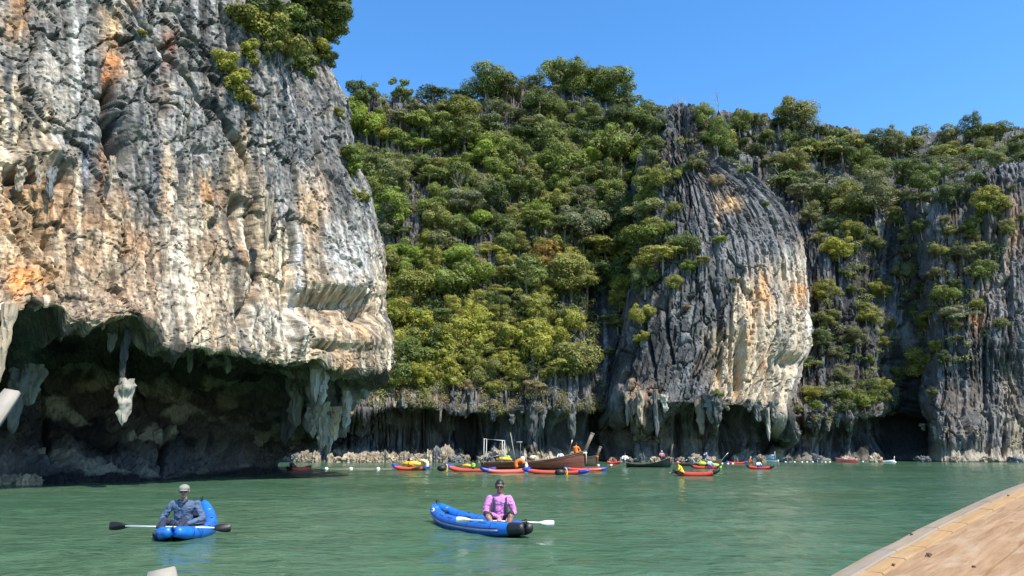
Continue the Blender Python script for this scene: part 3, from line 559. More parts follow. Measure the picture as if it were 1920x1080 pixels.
for i in range(16):
    if i < 10: kw = dict(lobes=19 + i % 9, leaves=8800, size=.132, flat=(.7, .95, 1.25, .85)[i % 4], layered=0)
    elif i < 13: kw = dict(lobes=16, leaves=4600, size=.14, flat=.45, layered=.4, sparse=.1)            # flat umbrella tops, open
    else: kw = dict(lobes=18, leaves=4600, size=.16, flat=1.6, layered=0)                              # tall narrow
    me, L = crown_mesh('crown', 100 + i, R=3.2 if i < 13 else 2.5, **kw)
    CROWNS.append((me, trunk_mesh('trunk', L, 40 + i, H=2.9 if i < 13 else 2.2)))
BUSH = [crown_mesh('crown', 300 + i, R=1.0, lobes=10, leaves=4200, size=.065, flat=.85, layered=0)[0] for i in range(5)]
BARE = []
def bare_mesh(seed, H=5.5):
    r = random.Random(seed); mb = MB()
    def br(p, d, l, t, k):
        q = p + d * l + Vector((r.uniform(-.12, .12), r.uniform(-.12, .12), 0)) * l; mb.tube([p, p.lerp(q, .5) + Vector((r.uniform(-.06, .06), r.uniform(-.06, .06), 0)) * l, q], [t, t * .8, t * .6], 5 if k < 2 else 3, caps=False)
        if k < 5:
            for _ in range(2 if k else 3):
                nd = (d + Vector((r.uniform(-.75, .75), r.uniform(-.75, .75), r.uniform(-.1, .5)))).normalized(); br(q, nd, l * r.uniform(.55, .75), t * .6, k + 1)
    br(Vector((0, 0, -1)), Vector((0, 0, 1)), H * .5, .16, 0); me = bpy.data.meshes.new('branches'); mb.bm.to_mesh(me); mb.bm.free(); me.materials.append(M['bark']); return me

GREENS = {'dark green': (.145, .190, .055), 'mid green': (.225, .275, .065), 'grey-green': (.245, .265, .115), 'olive': (.305, .315, .080), 'yellow-green': (.40, .40, .075), 'bright green': (.28, .36, .06), 'orange-tinged': (.46, .31, .07), 'dry brownish': (.35, .28, .14)}
def inpoly(x, y, poly):
    c = False; n = len(poly)
    for i in range(n):
        x0, y0 = poly[i]; x1, y1 = poly[(i + 1) % n]
        if (y0 > y) != (y1 > y) and x < (x1 - x0) * (y - y0) / (y1 - y0) + x0: c = not c
    return c
def screen(surf):
    V, N, px, py, o = SURF[surf]; s = V[::3, ::3].reshape(-1, 3); x, y = pix(s.T)
    return s, x, y, N[::3, ::3].reshape(-1, 3)
SC = {k: screen(k) for k in SURF}
def spot(surf, px, py):              # surface point seen at a pixel (nearest one in depth among close candidates)
    s, x, y, N = SC[surf]; d = (x - px) ** 2 + (y - py) ** 2; k = np.argsort(d)[:8]; j = k[np.argmin(s[k, 1])]
    return Vector(s[j].tolist()), Vector(N[j].tolist())
def scatter(poly, spacing, surf, rs, holes=(), n_try=30000):
    xs, ys = [p[0] for p in poly], [p[1] for p in poly]; pts = []
    for _ in range(n_try):
        x, y = rs.uniform(min(xs), max(xs)), rs.uniform(min(ys), max(ys))
        if not inpoly(x, y, poly): continue
        if any(((x - a) / rx) ** 2 + ((y - b) / ry) ** 2 < 1 for a, b, rx, ry in holes): continue
        sp = spacing(x, y) if callable(spacing) else spacing
        if all((x - a) ** 2 + ((y - b) * 1.25) ** 2 > sp * sp for a, b in pts): pts.append((x, y))
    return pts
TREES = []                           # (surface, px, py, colour name, kind, scale)
rs = random.Random(11)
cen = [(645, 190), (700, 178), (760, 182), (800, 190), (900, 192), (925, 165), (1000, 150), (1080, 152), (1140, 165), (1200, 205), (1235, 262), (1215, 330), (1210, 420), (1235, 500), (1215, 570), (1150, 640), (1100, 660), (1090, 715), (960, 735), (860, 725), (740, 740), (728, 600), (720, 480), (690, 400), (655, 330), (640, 290)]
holes = [(780, 400, 44, 50), (965, 315, 20, 32), (1040, 500, 12, 30), (860, 560, 12, 26), (1120, 610, 34, 66), (975, 560, 12, 50), (1180, 350, 14, 40), (1150, 470, 18, 30), (905, 430, 10, 20)]
def cen_col(x, y):
    q = rs.random(); low = (y - 150) / 550; left = (1100 - x) / 450
    if y < 330: w = [('dark green', .30), ('mid green', .34), ('grey-green', .22), ('olive', .08), ('bright green', .06)]
    elif y < 480: w = [('dark green', .14), ('mid green', .30), ('grey-green', .22), ('olive', .18), ('yellow-green', .06), ('bright green', .09), ('orange-tinged', .01)]
    else: w = [('dark green', .08), ('mid green', .17), ('olive', .28), ('yellow-green', .28), ('bright green', .15), ('orange-tinged', .02), ('dry brownish', .02)]
    if x < 740 and 230 < y < 420: w = [('bright green', .5), ('yellow-green', .3), ('mid green', .2)]
    for n, v in w:
        q -= v
        if q < 0: return n
    return w[0][0]
for x, y in scatter(cen, lambda x, y: 33.5 + (2 if y < 320 else 0), 'central', rs, holes): TREES.append(('central', x, y, cen_col(x, y), 'tree', rs.uniform(.70, 1.22)))
rgt = [(1300, 232), (1350, 225), (1400, 222), (1500, 236), (1560, 256), (1640, 275), (1700, 275), (1800, 268), (1930, 255), (1990, 270), (1990, 320), (1900, 312), (1800, 330), (1700, 372), (1650, 400), (1620, 440), (1560, 455), (1525, 430), (1490, 380), (1440, 325), (1370, 305), (1330, 270)]
def rgt_col(x, y): return rs.choice(['dark green', 'dark green', 'mid green', 'grey-green', 'grey-green', 'olive', 'mid green', 'olive' if x < 1600 else 'dark green'])
for x, y in scatter(rgt, 34.0, 'right', rs, [(1535, 270, 14, 14)], 12000): TREES.append(('right', x, y, rgt_col(x, y), 'tree', rs.uniform(.6, 1.1)))
for x, y in [(1565, 490), (1592, 510), (1700, 470), (1722, 445), (1775, 440), (1862, 400), (1835, 470), (1800, 492), (1690, 535), (1640, 545), (1745, 562), (1615, 600), (1718, 690), (1652, 745), (1612, 650), (1550, 610), (1565, 670), (1522, 745), (1536, 772), (1585, 775), (1660, 655), (1785, 605), (1735, 600), (1640, 470), (1600, 435), (1680, 420), (1760, 480), (1810, 430), (1640, 760), (1548, 560), (1765, 385), (1845, 385), (1752, 655), (1700, 600), (1580, 720), (1745, 745), (1610, 770), (1668, 720), (1560, 745), (1870, 610)]:
    TREES.append(('right', x, y, rs.choice(['olive', 'grey-green', 'mid green', 'yellow-green', 'dark green']), 'tree', rs.uniform(.42, .78)))
rq = random.Random(77)
for x, y in scatter([(1530, 440), (1700, 395), (1800, 345), (1920, 330), (1920, 420), (1880, 480), (1860, 560), (1820, 640), (1760, 700), (1680, 780), (1500, 800), (1480, 720), (1520, 640)], 40, 'right', rq, [(1700, 760, 40, 60), (1880, 540, 40, 60)], 4000)[:60]: TREES.append(('right', x, y, rq.choice(['olive', 'grey-green', 'mid green', 'dark green']), 'tree', rq.uniform(.34, .56)))
for x, y, c, s in [(1240, 505, 'yellow-green', .95), (1288, 470, 'mid green', .9), (1290, 505, 'bright green', .6), (1262, 540, 'olive', .7), (1345, 455, 'bright green', .45), (1240, 360, 'olive', .7), (1225, 320, 'grey-green', .9), (1300, 320, 'grey-green', .75), (1262, 400, 'olive', .5), (1225, 450, 'olive', .7),
                   (1345, 350, 'dry brownish', .4), (1380, 530, 'olive', .35), (1355, 770, 'dry brownish', .6), (1342, 745, 'olive', .4), (1210, 420, 'grey-green', .8), (1270, 330, 'dark green', .6), (1218, 590, 'olive', .6), (1195, 640, 'yellow-green', .6), (1380, 255, 'dark green', .6), (1330, 262, 'grey-green', .5), (1225, 235, 'mid green', .5), (1310, 500, 'olive', .4), (1395, 330, 'mid green', .5), (1285, 575, 'dry brownish', .3), (1435, 385, 'olive', .35), (1232, 262, 'dark green', .8), (1222, 292, 'mid green', .8), (1215, 355, 'olive', .85), (1212, 390, 'mid green', .7), (1208, 470, 'mid green', .8), (1206, 510, 'olive', .8), (1205, 550, 'dark green', .7), (1315, 235, 'mid green', .8), (1250, 440, 'mid green', .6), (1255, 470, 'olive', .7), (1345, 285, 'mid green', .7), (1372, 300, 'dark green', .7), (1200, 600, 'yellow-green', .6)]:
    TREES.append(('pillar', x, y, c, 'tree', s))
for x, y, c, s in [(1170, 570, 'yellow-green', .75), (1175, 625, 'yellow-green', .7), (1150, 600, 'olive', .7), (1140, 665, 'olive', .5), (1010, 745, 'dry brownish', .5), (880, 735, 'dry brownish', .45), (820, 712, 'yellow-green', .7), (770, 722, 'olive', .6), (735, 715, 'dry brownish', .6), (700, 720, 'dry brownish', .6), (930, 735, 'olive', .45), (1060, 680, 'grey-green', .6), (800, 735, 'bright green', .35), (690, 690, 'dry brownish', .5)]:
    TREES.append(('central', x, y, c, 'tree', s))

HZ = [(700, 'beside the near cliff'), (800, 'right of the near cliff'), (900, 'above the yellow kayak'), (1010, 'above the longtail stern'), (1120, 'above the longtail bow'), (1215, 'left of the rock pillar'), (1300, 'by the pillar tip'),
      (1420, 'over the pillar shoulder'), (1540, 'behind the pillar'), (1640, 'right of the pillar'), (1740, 'above the dark gully'), (1830, 'over the far cliff'), (3000, 'at far right')]
VT = [(225, 'on the skyline'), (300, 'under the skyline'), (390, 'high up'), (480, 'at mid height'), (570, 'below mid height'), (660, 'low down'), (2000, 'lowest of all')]
SZ = lambda s: 'small' if s < .6 else ('large' if s > .92 else 'medium')
KIND = ['broad', 'lumpy', 'domed', 'broad', 'lumpy', 'domed', 'broad', 'lumpy', 'domed', 'broad', 'open flat-topped', 'open flat-topped', 'open flat-topped', 'narrow upright', 'narrow upright', 'narrow upright']
def make_tree(x, y, surf, col, s, ci):
    p, n = spot(surf, x, y)
    root = empty('shrub' if s < .5 else 'tree', p, rs.uniform(0, 6.28)); k = p.y / 180.0  # smallest trees are named shrub; same crown and trunk meshes
    cm, tm = CROWNS[ci]; H = 2.9 if ci < 13 else 2.2
    sc = s * k * 1.22
    root.scale = (sc * rs.uniform(.9, 1.12), sc * rs.uniform(.9, 1.12), sc * rs.uniform(.88, 1.15))
    c = link('crown', cm, root); c.location = (0, 0, H - 1.3); t = link('trunk', tm, root)
    g = GREENS[col]; v = rs.uniform(.8, 1.2); c.color = (g[0] * v, g[1] * v, g[2] * v * rs.uniform(.8, 1.2), 1)
    return root
built = []
if len(TREES) > 298: print('TREES', len(TREES)); 
for t in TREES:
    surf, x, y, col, kind, s = t
    ci = rs.randrange(13) if (y > 230 or rs.random() < .4) else rs.choice([10, 11, 12, 3, 5])
    if surf == 'central' and x < 760 and y < 230: ci = rs.choice([13, 14, 15])
    o = make_tree(x, y, surf, col, s * (1.0 if y > 470 else 1.08) * rs.choice([.72, .95, 1.05, 1.42]), ci); built.append((o, x, y, col, SZ(s), KIND[ci]))
for x, y in [(862, 385), (884, 380), (1285, 215), (1275, 218), (1865, 265), (915, 175), (1535, 262), (1190, 400), (1075, 640), (1000, 690), (1345, 200)]:
    srf = 'right' if x > 1330 else ('pillar' if x > 1250 else 'central'); p, n = spot(srf, x, y); root = empty('bare_tree', p, rs.uniform(0, 6)); k = p.y / 180; s = 1.25 if y < 400 and x < 900 else .85; root.scale = (k * s, k * s, k * s * 1.1)
    link('branches', bare_mesh(int(x)), root); tag(root, None, 'tree', 'bare pale trees on the cliffs')
    hz = next(t for b, t in HZ if x < b); vt = next(t for b, t in VT if y < b); root['label'] = f'leafless pale-limbed tree {vt}, {hz}' + (' beside another' if x == 1275 else '') if x != 884 else 'right one of two tall pale bare trunks high on the slope'
# labels: look first, then where it stands, then its place among its own kind
cells = {}
for o, x, y, col, sz, kd in built:
    key = (sz, col, kd, next(t for b, t in VT if y < b), next(t for b, t in HZ if x < b)); cells.setdefault(key, []).append((x, o))
ORD = {2: ['left', 'right'], 3: ['leftmost', 'middle', 'rightmost']}
for (sz, col, kd, vt, hz), lst in cells.items():
    lst.sort(key=lambda q: q[0])
    for i, (_, o) in enumerate(lst):
        pre = '' if len(lst) == 1 else ORD.get(len(lst), ['leftmost', 'second', 'third', 'fourth', 'fifth', 'sixth', 'seventh'])[i] + ' '
        w_ = 'shrub' if o.name.startswith('shrub') else 'tree'; tag(o, f'{pre}{sz} {kd} {col} {w_} {vt}, {hz}', w_, w_ + 's on the karst cliffs')
print('TREES', len(TREES))

# low growth between the trees: one carpet nobody could count
def undergrowth(surf, poly, clumps, leaves, R0, R1, size, colr, seed, thr=-9.0, up=.5):
    r = np.random.default_rng(seed); V, N, px, py, o = SURF[surf]; v = V.reshape(-1, 3); x, y = pix(v.T); nn = N.reshape(-1, 3)
    inside = np.zeros(len(v), bool); P0 = np.array(poly + [poly[0]], float)
    for (x0, y0), (x1, y1) in zip(P0, P0[1:]):
        m = (y0 > y) != (y1 > y)
        with np.errstate(all='ignore'): m &= x < (x1 - x0) * (y - y0) / (y1 - y0) + x0
        inside ^= m
    cl = fbm(v * .12, 3, seed + 5); ok = np.nonzero(inside & (cl > thr))[0]; P_, N_, C_ = [], [], []
    for k in r.choice(ok, clumps):
        R = r.uniform(R0, R1); n = int(leaves * (R / R1) ** 2); d = r.normal(0, 1, (n, 3)); d[:, 2] += .35; d[:, 1] -= .3; d /= np.linalg.norm(d, axis=1, keepdims=True)
        rr = R * (1 + .3 * vnoise(d * 2.2 + k, seed)) * r.uniform(.6, 1.05, n) ** .6
        P_.append(v[k] + nn[k] * R * .3 + d * rr[:, None] * np.array([1.2, 1, .8]) + np.array([0, 0, R * up * .5])); N_.append(d)
        q = r.uniform(); c = (np.array(colr[0]) * (1 - q) + np.array(colr[1]) * q) * r.uniform(.75, 1.2); C_.append(c * r.uniform(.7, 1.25, (n, 1)))
    P_, N_, C_ = map(np.concatenate, (P_, N_, C_)); VV, FF = leaf_cloud(P_, N_, size, r)
    me = mesh_np('undergrowth', VV, FF, np.repeat(C_, 4, 0), smooth=False)
    ob = link('undergrowth', me, None, M['leaf']); ob.color = (1, 1, 1, 1); return tag(ob, kind='stuff')
undergrowth('central', cen, 900, 330, 1.0, 2.6, .25, ((.06, .09, .035), (.22, .25, .06)), 900, -.45)
undergrowth('right', rgt, 420, 300, .9, 2.5, .25, ((.08, .12, .045), (.24, .26, .10)), 910, -.75)
undergrowth('central', [(640, 680), (860, 690), (1130, 680), (1130, 770), (960, 775), (840, 765), (690, 765)], 420, 170, .5, 1.6, .16, ((.30, .22, .12), (.22, .24, .07)), 920, -.2)
undergrowth('pillar', [(1215, 220), (1330, 240), (1440, 320), (1400, 330), (1300, 330), (1240, 520), (1190, 620), (1190, 400)], 60, 200, .6, 1.5, .2, ((.11, .15, .05), (.28, .28, .08)), 930, -.1)
undergrowth('right', [(1530, 440), (1700, 400), (1900, 380), (1880, 620), (1760, 780), (1520, 800)], 170, 200, .5, 1.5, .2, ((.11, .15, .05), (.30, .30, .10)), 940, .0)

# shrubs on the near cliff
for i, (x, y, s, col, lab) in enumerate([
        (490, 48, 1.5, 'yellow-green', 'yellow-green shrub, leftmost of those under the near cliff brow'), (518, 62, 1.5, 'olive', 'olive shrub beside the yellow-green one under the near cliff brow'), (468, 90, .8, 'yellow-green', 'small round yellow-green shrub below the leftmost of the cliff brow shrubs'),
        (560, 78, 1.5, 'olive', 'olive shrub clinging under the near cliff brow, left of the corner'), (560, 118, 1.35, 'mid green', 'hanging mid green shrub at the foot of the cliff brow growth'), (545, 100, 1.0, 'mid green', 'mid green shrub low in the clump on the near cliff brow'),
        (436, 128, .9, 'yellow-green', 'yellow-green shrub at the head of the lone trailing clump on the near cliff'), (448, 150, 1.0, 'yellow-green', 'yellow-green shrub in the middle of the lone trailing clump on the near cliff'), (462, 176, .8, 'yellow-green', 'yellow-green shrub at the tail of the lone trailing clump on the near cliff'),
        (612, 22, 1.9, 'olive', 'big olive bush overhanging the top corner of the near cliff'), (622, 62, 1.6, 'yellow-green', 'yellow-green bush on the near cliff corner against the sky'), (590, -12, 2.2, 'dark green', 'dark green bush at the very top of the near cliff'), (545, 8, 1.8, 'dark green', 'dark bush in the shade at the top of the near cliff'),
        (500, 0, 1.9, 'dark green', 'leftmost dark bush along the top edge of the near cliff'), (618, 105, 1.0, 'olive', 'small olive bush low on the near cliff corner'), (640, 60, .8, 'grey-green', 'thin grey-green bush sticking out from the near cliff corner'),
        (636, 210, .6, 'olive', 'tiny olive tuft on the near cliff edge'), (660, 322, .8, 'bright green', 'bright green tuft on the upper right edge of the near cliff'), (682, 365, .8, 'olive', 'olive tuft where the near cliff edge bulges'), (277, 62, .35, 'yellow-green', 'tiny yellow-green tuft alone on the grey near cliff face'), (484, 206, .5, 'dry brownish', 'dry brownish tuft below the trailing clump on the near cliff'), (655, 290, .9, 'mid green', 'mid green bush on the near cliff shoulder'),
        (532, 38, 1.3, 'mid green', 'mid green shrub filling the gap under the near cliff brow'), (578, 45, 1.4, 'dark green', 'dark green shrub in the hollow left of the near cliff corner'), (600, 90, 1.0, 'yellow-green', 'yellow-green shrub right of the hanging green shrub'), (470, 30, 1.2, 'olive', 'olive shrub highest and leftmost under the brow'), (630, -5, 1.5, 'mid green', 'mid green bush topping the near cliff corner'), (506, 84, .8, 'olive', 'small olive shrub under the leftmost yellow-green one'),
        (0, 225, .5, 'dark green', 'dark tuft at the left edge of the near cliff')]):
    s *= 1.3 if s > .7 else 1.0
    p, n = spot('left', x, y); root = empty('shrub', p + n * .1, i * 1.3); root.scale = (s, s, s * .9)
    c = link('crown', BUSH[i % 5], root); c.location = (0, 0, -.35); g = GREENS[col]; c.color = (*[v * 1.1 for v in g], 1)
    mb = MB(); q = root.matrix_world.inverted() if False else None
    mb.tube([(-.1, .1, -.75), (0, 0, -.2), (.08, .05, .35)], [.07, .05, .02], 5); mb.build('stem', M['bark'], root)
    tag(root, lab, 'shrub', 'shrubs rooted on the near cliff')
# ---------------------------------------------------------------- dripstones and shore rocks (parts of the cliffs they grow on)
def mat_objcol(name, rough=.85, var=.35, scale=1.5, bump=.5):
    m = mat_solid(name, (1, 1, 1), rough, var, scale, bump=bump, spec=.2); n, l = m.node_tree.nodes, m.node_tree.links
    oi = n.new('ShaderNodeObjectInfo'); mx = next(x for x in n if x.type == 'MIX'); l.new(oi.outputs['Color'], mx.inputs['A']); return m
M['drip'] = mat_objcol('dripstone', .85, .45, 1.3)
M['shore'] = mat_objcol('oyster_crusted_rock', .9, .6, 1.0, .8)
def drip_mesh(seed):
    nz, na = 34, 18; t = np.linspace(0, 1, nz)[:, None]; a = np.linspace(0, 2 * np.pi, na, endpoint=False)[None, :]
    X = np.cos(a) + 0 * t; Y = np.sin(a) + 0 * t; q = np.stack([X * 1.2, Y * 1.2, t * 5 + 0 * a], -1)
    w = (1 - t ** 5) ** .5 * (1 - .35 * t) * (1 + .45 * vnoise(q, seed) + .45 * vnoise(q * np.array([2.6, 2.6, 1.6]), seed + 1)) + .03
    ox, oy = .10 * vnoise(np.stack([t * 3, t * 0, t * 0], -1), seed + 2), .10 * vnoise(np.stack([t * 3, t * 0 + 5, t * 0], -1), seed + 3)
    V = np.stack([X * w * .5 + ox, Y * w * .5 + oy, -t + .04 * vnoise(q * 2, seed + 4)], -1)
    f = grid_faces(nz, na, True); me = mesh_np('stalactite', V, f[:, ::-1], smooth=False); me.materials.append(M['drip']); return me
def rock_mesh(seed):
    bm = bmesh.new(); bmesh.ops.create_icosphere(bm, subdivisions=4, radius=.5); v = np.array([q.co[:] for q in bm.verts]); f = np.array([[x.index for x in p.verts] for p in bm.faces]); bm.free()
    n = v / np.linalg.norm(v, axis=1, keepdims=True); v = v * np.array([1, 1, 1.15]); q = v * np.array([3.2, 3.2, 1.6])
    d = ridged(q * np.array([1.5, 1.5, 1.0]) + seed, 3, seed) * .42 + vnoise(v * 9 + seed, seed + 3) * .10 + vnoise(v * 1.7 + seed, seed + 5) * .16; v = v + n * (d - .15)[:, None] * np.array([1, 1, 1.3])
    me = mesh_np('rock', v, f, smooth=False); me.materials.append(M['shore']); return me
DR = [drip_mesh(i) for i in range(8)]; RK = [rock_mesh(10 + i) for i in range(7)]
def near_Y(surf, x, y):
    s, sx, sy, N = SC[surf]; d = (sx - x) ** 2 + (sy - y) ** 2; k = np.argsort(d)[:6]; return float(np.min(s[k, 1]))
CR = dict(white=(.40, .37, .31), tan=(.46, .37, .26), grey=(.22, .22, .21), dark=(.09, .09, .09), orange=(.46, .28, .13), blue=(.15, .155, .15))
def drip(surf, x, y0, y1, w, col, Y=None, i=[0]):
    i[0] += 1
    if surf != 'left' and random.Random(i[0] * 13).random() < .42: return
    Y = Y or near_Y(surf, x, y0) - .3; a, b = PV(x, y0 - 6, Y), PV(x, y1, Y)
    o = link('stalactite', DR[i[0] % 8], SURF[surf][4]); o.location = a; L = a.z - b.z; rl = random.Random(i[0] * 7); far = surf != 'left'; L *= rl.uniform(.35, .85) if far else 1; W = w * Y / F_PX * (rl.uniform(.45, .85) if far else .8); o.scale = (W, W * 1.3, L); o.rotation_euler = (0, 0, i[0] * 1.7)
    c = CR[col]; v = random.uniform(.45, .95) if surf != 'left' else .8; o.color = (c[0] * v, c[1] * v, c[2] * v, 1); return o
def rock(surf, x, y, w, h, col, Y, i=[0]):
    i[0] += 1; p = PV(x, y, Y); p.z = 0; o = link('rock', RK[i[0] % 7], SURF[surf][4]); W, H = w * Y / F_PX, h * Y / F_PX
    o.location = (p.x, p.y, H * .33); o.scale = (W * .85, W, H * 1.15); o.rotation_euler = (0, 0, i[0] * 2.1); c = CR[col]; v = random.uniform(.5, .95); o.color = (c[0] * v, c[1] * v, c[2] * v, 1)
for a in [(20, 578, 716, 20, 'tan', 32.2), (40, 700, 812, 34, 'blue', 40), (66, 690, 760, 30, 'grey', 42), (238, 628, 742, 15, 'dark', 40.9), (238, 716, 796, 26, 'white', 40.6), (480, 500, 560, 12, 'grey', 50.3), (484, 540, 596, 14, 'tan', 49.8), (598, 640, 752, 26, 'white', 53.6),  # long hanging one: dark upper piece paints shade, white tip the sunlit end
          (590, 610, 700, 18, 'tan', 53.8), (606, 700, 758, 20, 'white', 54), (640, 680, 790, 40, 'blue', 62), (655, 690, 770, 24, 'grey', 62), (560, 690, 800, 40, 'grey', 60.5), (592, 690, 812, 46, 'grey', 60), (620, 700, 800, 38, 'blue', 60.2), (660, 690, 770, 44, 'grey', 60.6), (684, 690, 748, 34, 'grey', 60), (545, 700, 830, 36, 'dark', 61.5), (606, 760, 842, 26, 'white', 59.5), (630, 770, 826, 20, 'tan', 59.8), (590, 770, 820, 22, 'white', 59.6), (650, 740, 806, 20, 'white', 59), (575, 720, 812, 22, 'blue', 65), (600, 745, 818, 26, 'white', 64), (618, 750, 852, 22, 'white', 65), (634, 745, 812, 18, 'tan', 65), (585, 740, 800, 20, 'white', 64.5),
          (120, 590, 640, 14, 'grey', 40), (330, 625, 690, 16, 'dark', 46), (360, 640, 700, 14, 'grey', 48), (430, 650, 700, 16, 'grey', 51), (195, 598, 618, 12, 'tan', 39.5), (215, 600, 660, 16, 'grey', 41), (680, 670, 716, 18, 'grey', 59), (556, 650, 705, 13, 'tan', 55), (505, 380, 470, 13, 'tan', 47.5), (212, 300, 345, 12, 'tan', 39), (100, 320, 372, 16, 'grey', 35.5), (40, 320, 360, 20, 'tan', 34.5), (76, 318, 352, 12, 'tan', 35)]:
    drip('left', *a)
for x, y in [(10, 905), (28, 903), (46, 905), (62, 902)]: rock('left', x, y, 26, 18, 'tan', near_Y('left', x, y) - .6)
for a in [(648, 720, 790, 26, 'tan'), (668, 715, 828, 34, 'orange'), (690, 730, 806, 20, 'tan'), (655, 760, 822, 20, 'orange'), (716, 745, 792, 20, 'white'), (706, 750, 784, 14, 'tan'), (826, 760, 802, 8, 'white'), (870, 765, 812, 7, 'white'), (884, 760, 800, 8, 'grey'), (905, 770, 818, 12, 'grey'), (925, 765, 830, 16, 'blue'), (945, 765, 812, 12, 'grey'),
          (960, 768, 830, 18, 'blue'), (980, 765, 812, 12, 'grey'), (1000, 768, 836, 20, 'blue'), (1018, 768, 826, 14, 'grey'), (1036, 765, 838, 16, 'white'), (1052, 765, 820, 14, 'grey'), (1072, 765, 846, 22, 'blue'), (1092, 768, 824, 12, 'grey'), (850, 740, 800, 14, 'blue'), (760, 758, 780, 10, 'tan'), (785, 758, 776, 8, 'grey'), (740, 758, 776, 10, 'tan')]:
    drip('central', *a)
for a in [(1160, 750, 815, 14, 'grey'), (1175, 740, 835, 16, 'tan'), (1188, 745, 815, 12, 'white'), (1200, 740, 838, 16, 'tan'), (1214, 745, 800, 12, 'orange'), (1228, 740, 842, 14, 'grey'), (1246, 745, 810, 12, 'white'), (1262, 750, 832, 16, 'tan'), (1280, 760, 822, 14, 'white'), (1296, 750, 806, 12, 'grey'), (1312, 752, 836, 16, 'tan'), (1330, 745, 860, 24, 'grey'), (1344, 750, 850, 20, 'blue'),
          (1362, 755, 812, 16, 'grey'), (1376, 752, 800, 14, 'dark'), (1390, 750, 822, 18, 'dark'), (1404, 755, 806, 14, 'grey'), (1420, 760, 828, 16, 'grey'), (1438, 770, 852, 15, 'white'), (1450, 760, 810, 14, 'white'), (1462, 745, 800, 16, 'tan'), (1480, 660, 712, 16, 'white'), (1494, 655, 700, 12, 'grey'), (1466, 670, 712, 12, 'white'), (1508, 650, 690, 12, 'white'), (1455, 680, 716, 10, 'grey')]:
    drip('pillar', *a)
for a in [(1482, 790, 830, 14, 'grey'), (1500, 790, 846, 20, 'grey'), (1518, 795, 826, 12, 'blue'), (1534, 790, 836, 16, 'blue'), (1552, 795, 822, 12, 'tan'), (1570, 790, 832, 16, 'grey'), (1590, 795, 826, 12, 'grey'), (1606, 790, 838, 18, 'tan'), (1626, 795, 828, 12, 'grey'), (1644, 795, 842, 18, 'tan'), (1730, 800, 832, 12, 'tan'), (1752, 805, 836, 12, 'white'), (1772, 805, 832, 10, 'tan'), (1800, 810, 842, 12, 'white'), (1830, 810, 838, 12, 'tan'), (1862, 812, 842, 12, 'tan'), (1894, 812, 846, 14, 'white')]:
    drip('right', *a)
rr = random.Random(5)
for x in list(range(556, 600, 9)) + [622, 634, 648] + list(range(655, 700, 11)) + list(range(708, 872, 8)) + list(range(905, 940, 11)):
    h = rr.uniform(8, 22) * (1.25 if 790 < x < 850 else .9); rock('central', x + rr.uniform(-3, 3), 862, rr.uniform(13, 24), h, rr.choice(['tan', 'tan', 'grey']), rr.uniform(158, 162))
for x in list(range(1150, 1345, 26)) + [1375, 1425]: rock('pillar', x + rr.uniform(-4, 4), 862, rr.uniform(10, 20), rr.uniform(7, 18), rr.choice(['tan', 'grey']), rr.uniform(158, 162))
for x in [1478, 1530, 1592, 1640, 1730, 1786, 1850, 1905]: rock('right', x + rr.uniform(-4, 4), 862, rr.uniform(12, 26), rr.uniform(7, 15) if x > 1710 else rr.uniform(6, 14), rr.choice(['tan', 'grey']), rr.uniform(160, 163))

# ---------------------------------------------------------------- simple materials for the made things
def ms(name, col, rough=.5, **k):
    M[name] = mat_solid(name, col, rough, **k); return M[name]
ms('blue_pvc', (.012, .15, .56), .42, var=.28, scale=4, bump=.15); ms('blue_dark', (.02, .04, .16), .45, var=.15); ms('black_rubber', (.012, .012, .014), .5, var=.3)
ms('red_pvc', (.62, .055, .03), .38, var=.18, scale=3); ms('coral_pvc', (.70, .10, .065), .4, var=.15, scale=3); ms('royal_blue', (.03, .06, .42), .4, var=.15); ms('yellow', (.75, .48, .04), .5, var=.2); ms('cream', (.72, .60, .36), .7, var=.2); ms('lime', (.40, .72, .04), .6, var=.15)
ms('orange', (.85, .19, .02), .6, var=.2); ms('white_paint', (.75, .75, .72), .5, var=.15, scale=8); ms('grey_metal', (.50, .51, .52), .35, metal=.6, var=.15); ms('grey_stripe', (.33, .33, .38), .5); ms('light_stripe', (.55, .60, .66), .5)
ms('skin', (.38, .20, .115), .5, var=.12, scale=20); ms('skin_dark', (.26, .13, .075), .5, var=.12, scale=20); ms('skin_light', (.48, .28, .18), .5, var=.1, scale=20); ms('hair', (.012, .010, .009), .5, var=.3, scale=60)
ms('slate_cloth', (.075, .115, .19), .85, var=.22, scale=9, bump=.5); ms('navy_cloth', (.02, .028, .055), .85, var=.25, scale=9, bump=.4); ms('pink_cloth', (.56, .20, .46), .85, var=.18, scale=8, bump=.5); ms('cap_cloth', (.25, .245, .21), .85, var=.2, scale=30, bump=.3); ms('glass_black', (.01, .01, .012), .12)
ms('white_cloth', (.72, .73, .76), .85, var=.15); ms('yellow_cloth', (.85, .55, .01), .8, var=.12); ms('orange_cloth', (.85, .22, .015), .8, var=.15); ms('teal_cloth', (.12, .28, .34), .8, var=.15); ms('paleblue_cloth', (.42, .55, .75), .8, var=.15); ms('red_cloth', (.55, .06, .05), .8, var=.15); ms('purple_cloth', (.35, .25, .55), .8, var=.15); ms('dark_cloth', (.03, .02, .03), .8)
ms('dark_wood', (.20, .062, .036), .5, var=.45, scale=3, stretch=(.25, 1, 3), bump=.5, dirt=(.05, .022, .016)); ms('brown_wood', (.13, .085, .055), .6, var=.4, scale=3, stretch=(.3, 1, 3)); ms('green_hull', (.016, .032, .024), .5, var=.35, scale=2); ms('prow_wood', (.17, .125, .09), .6, var=.35, scale=3)
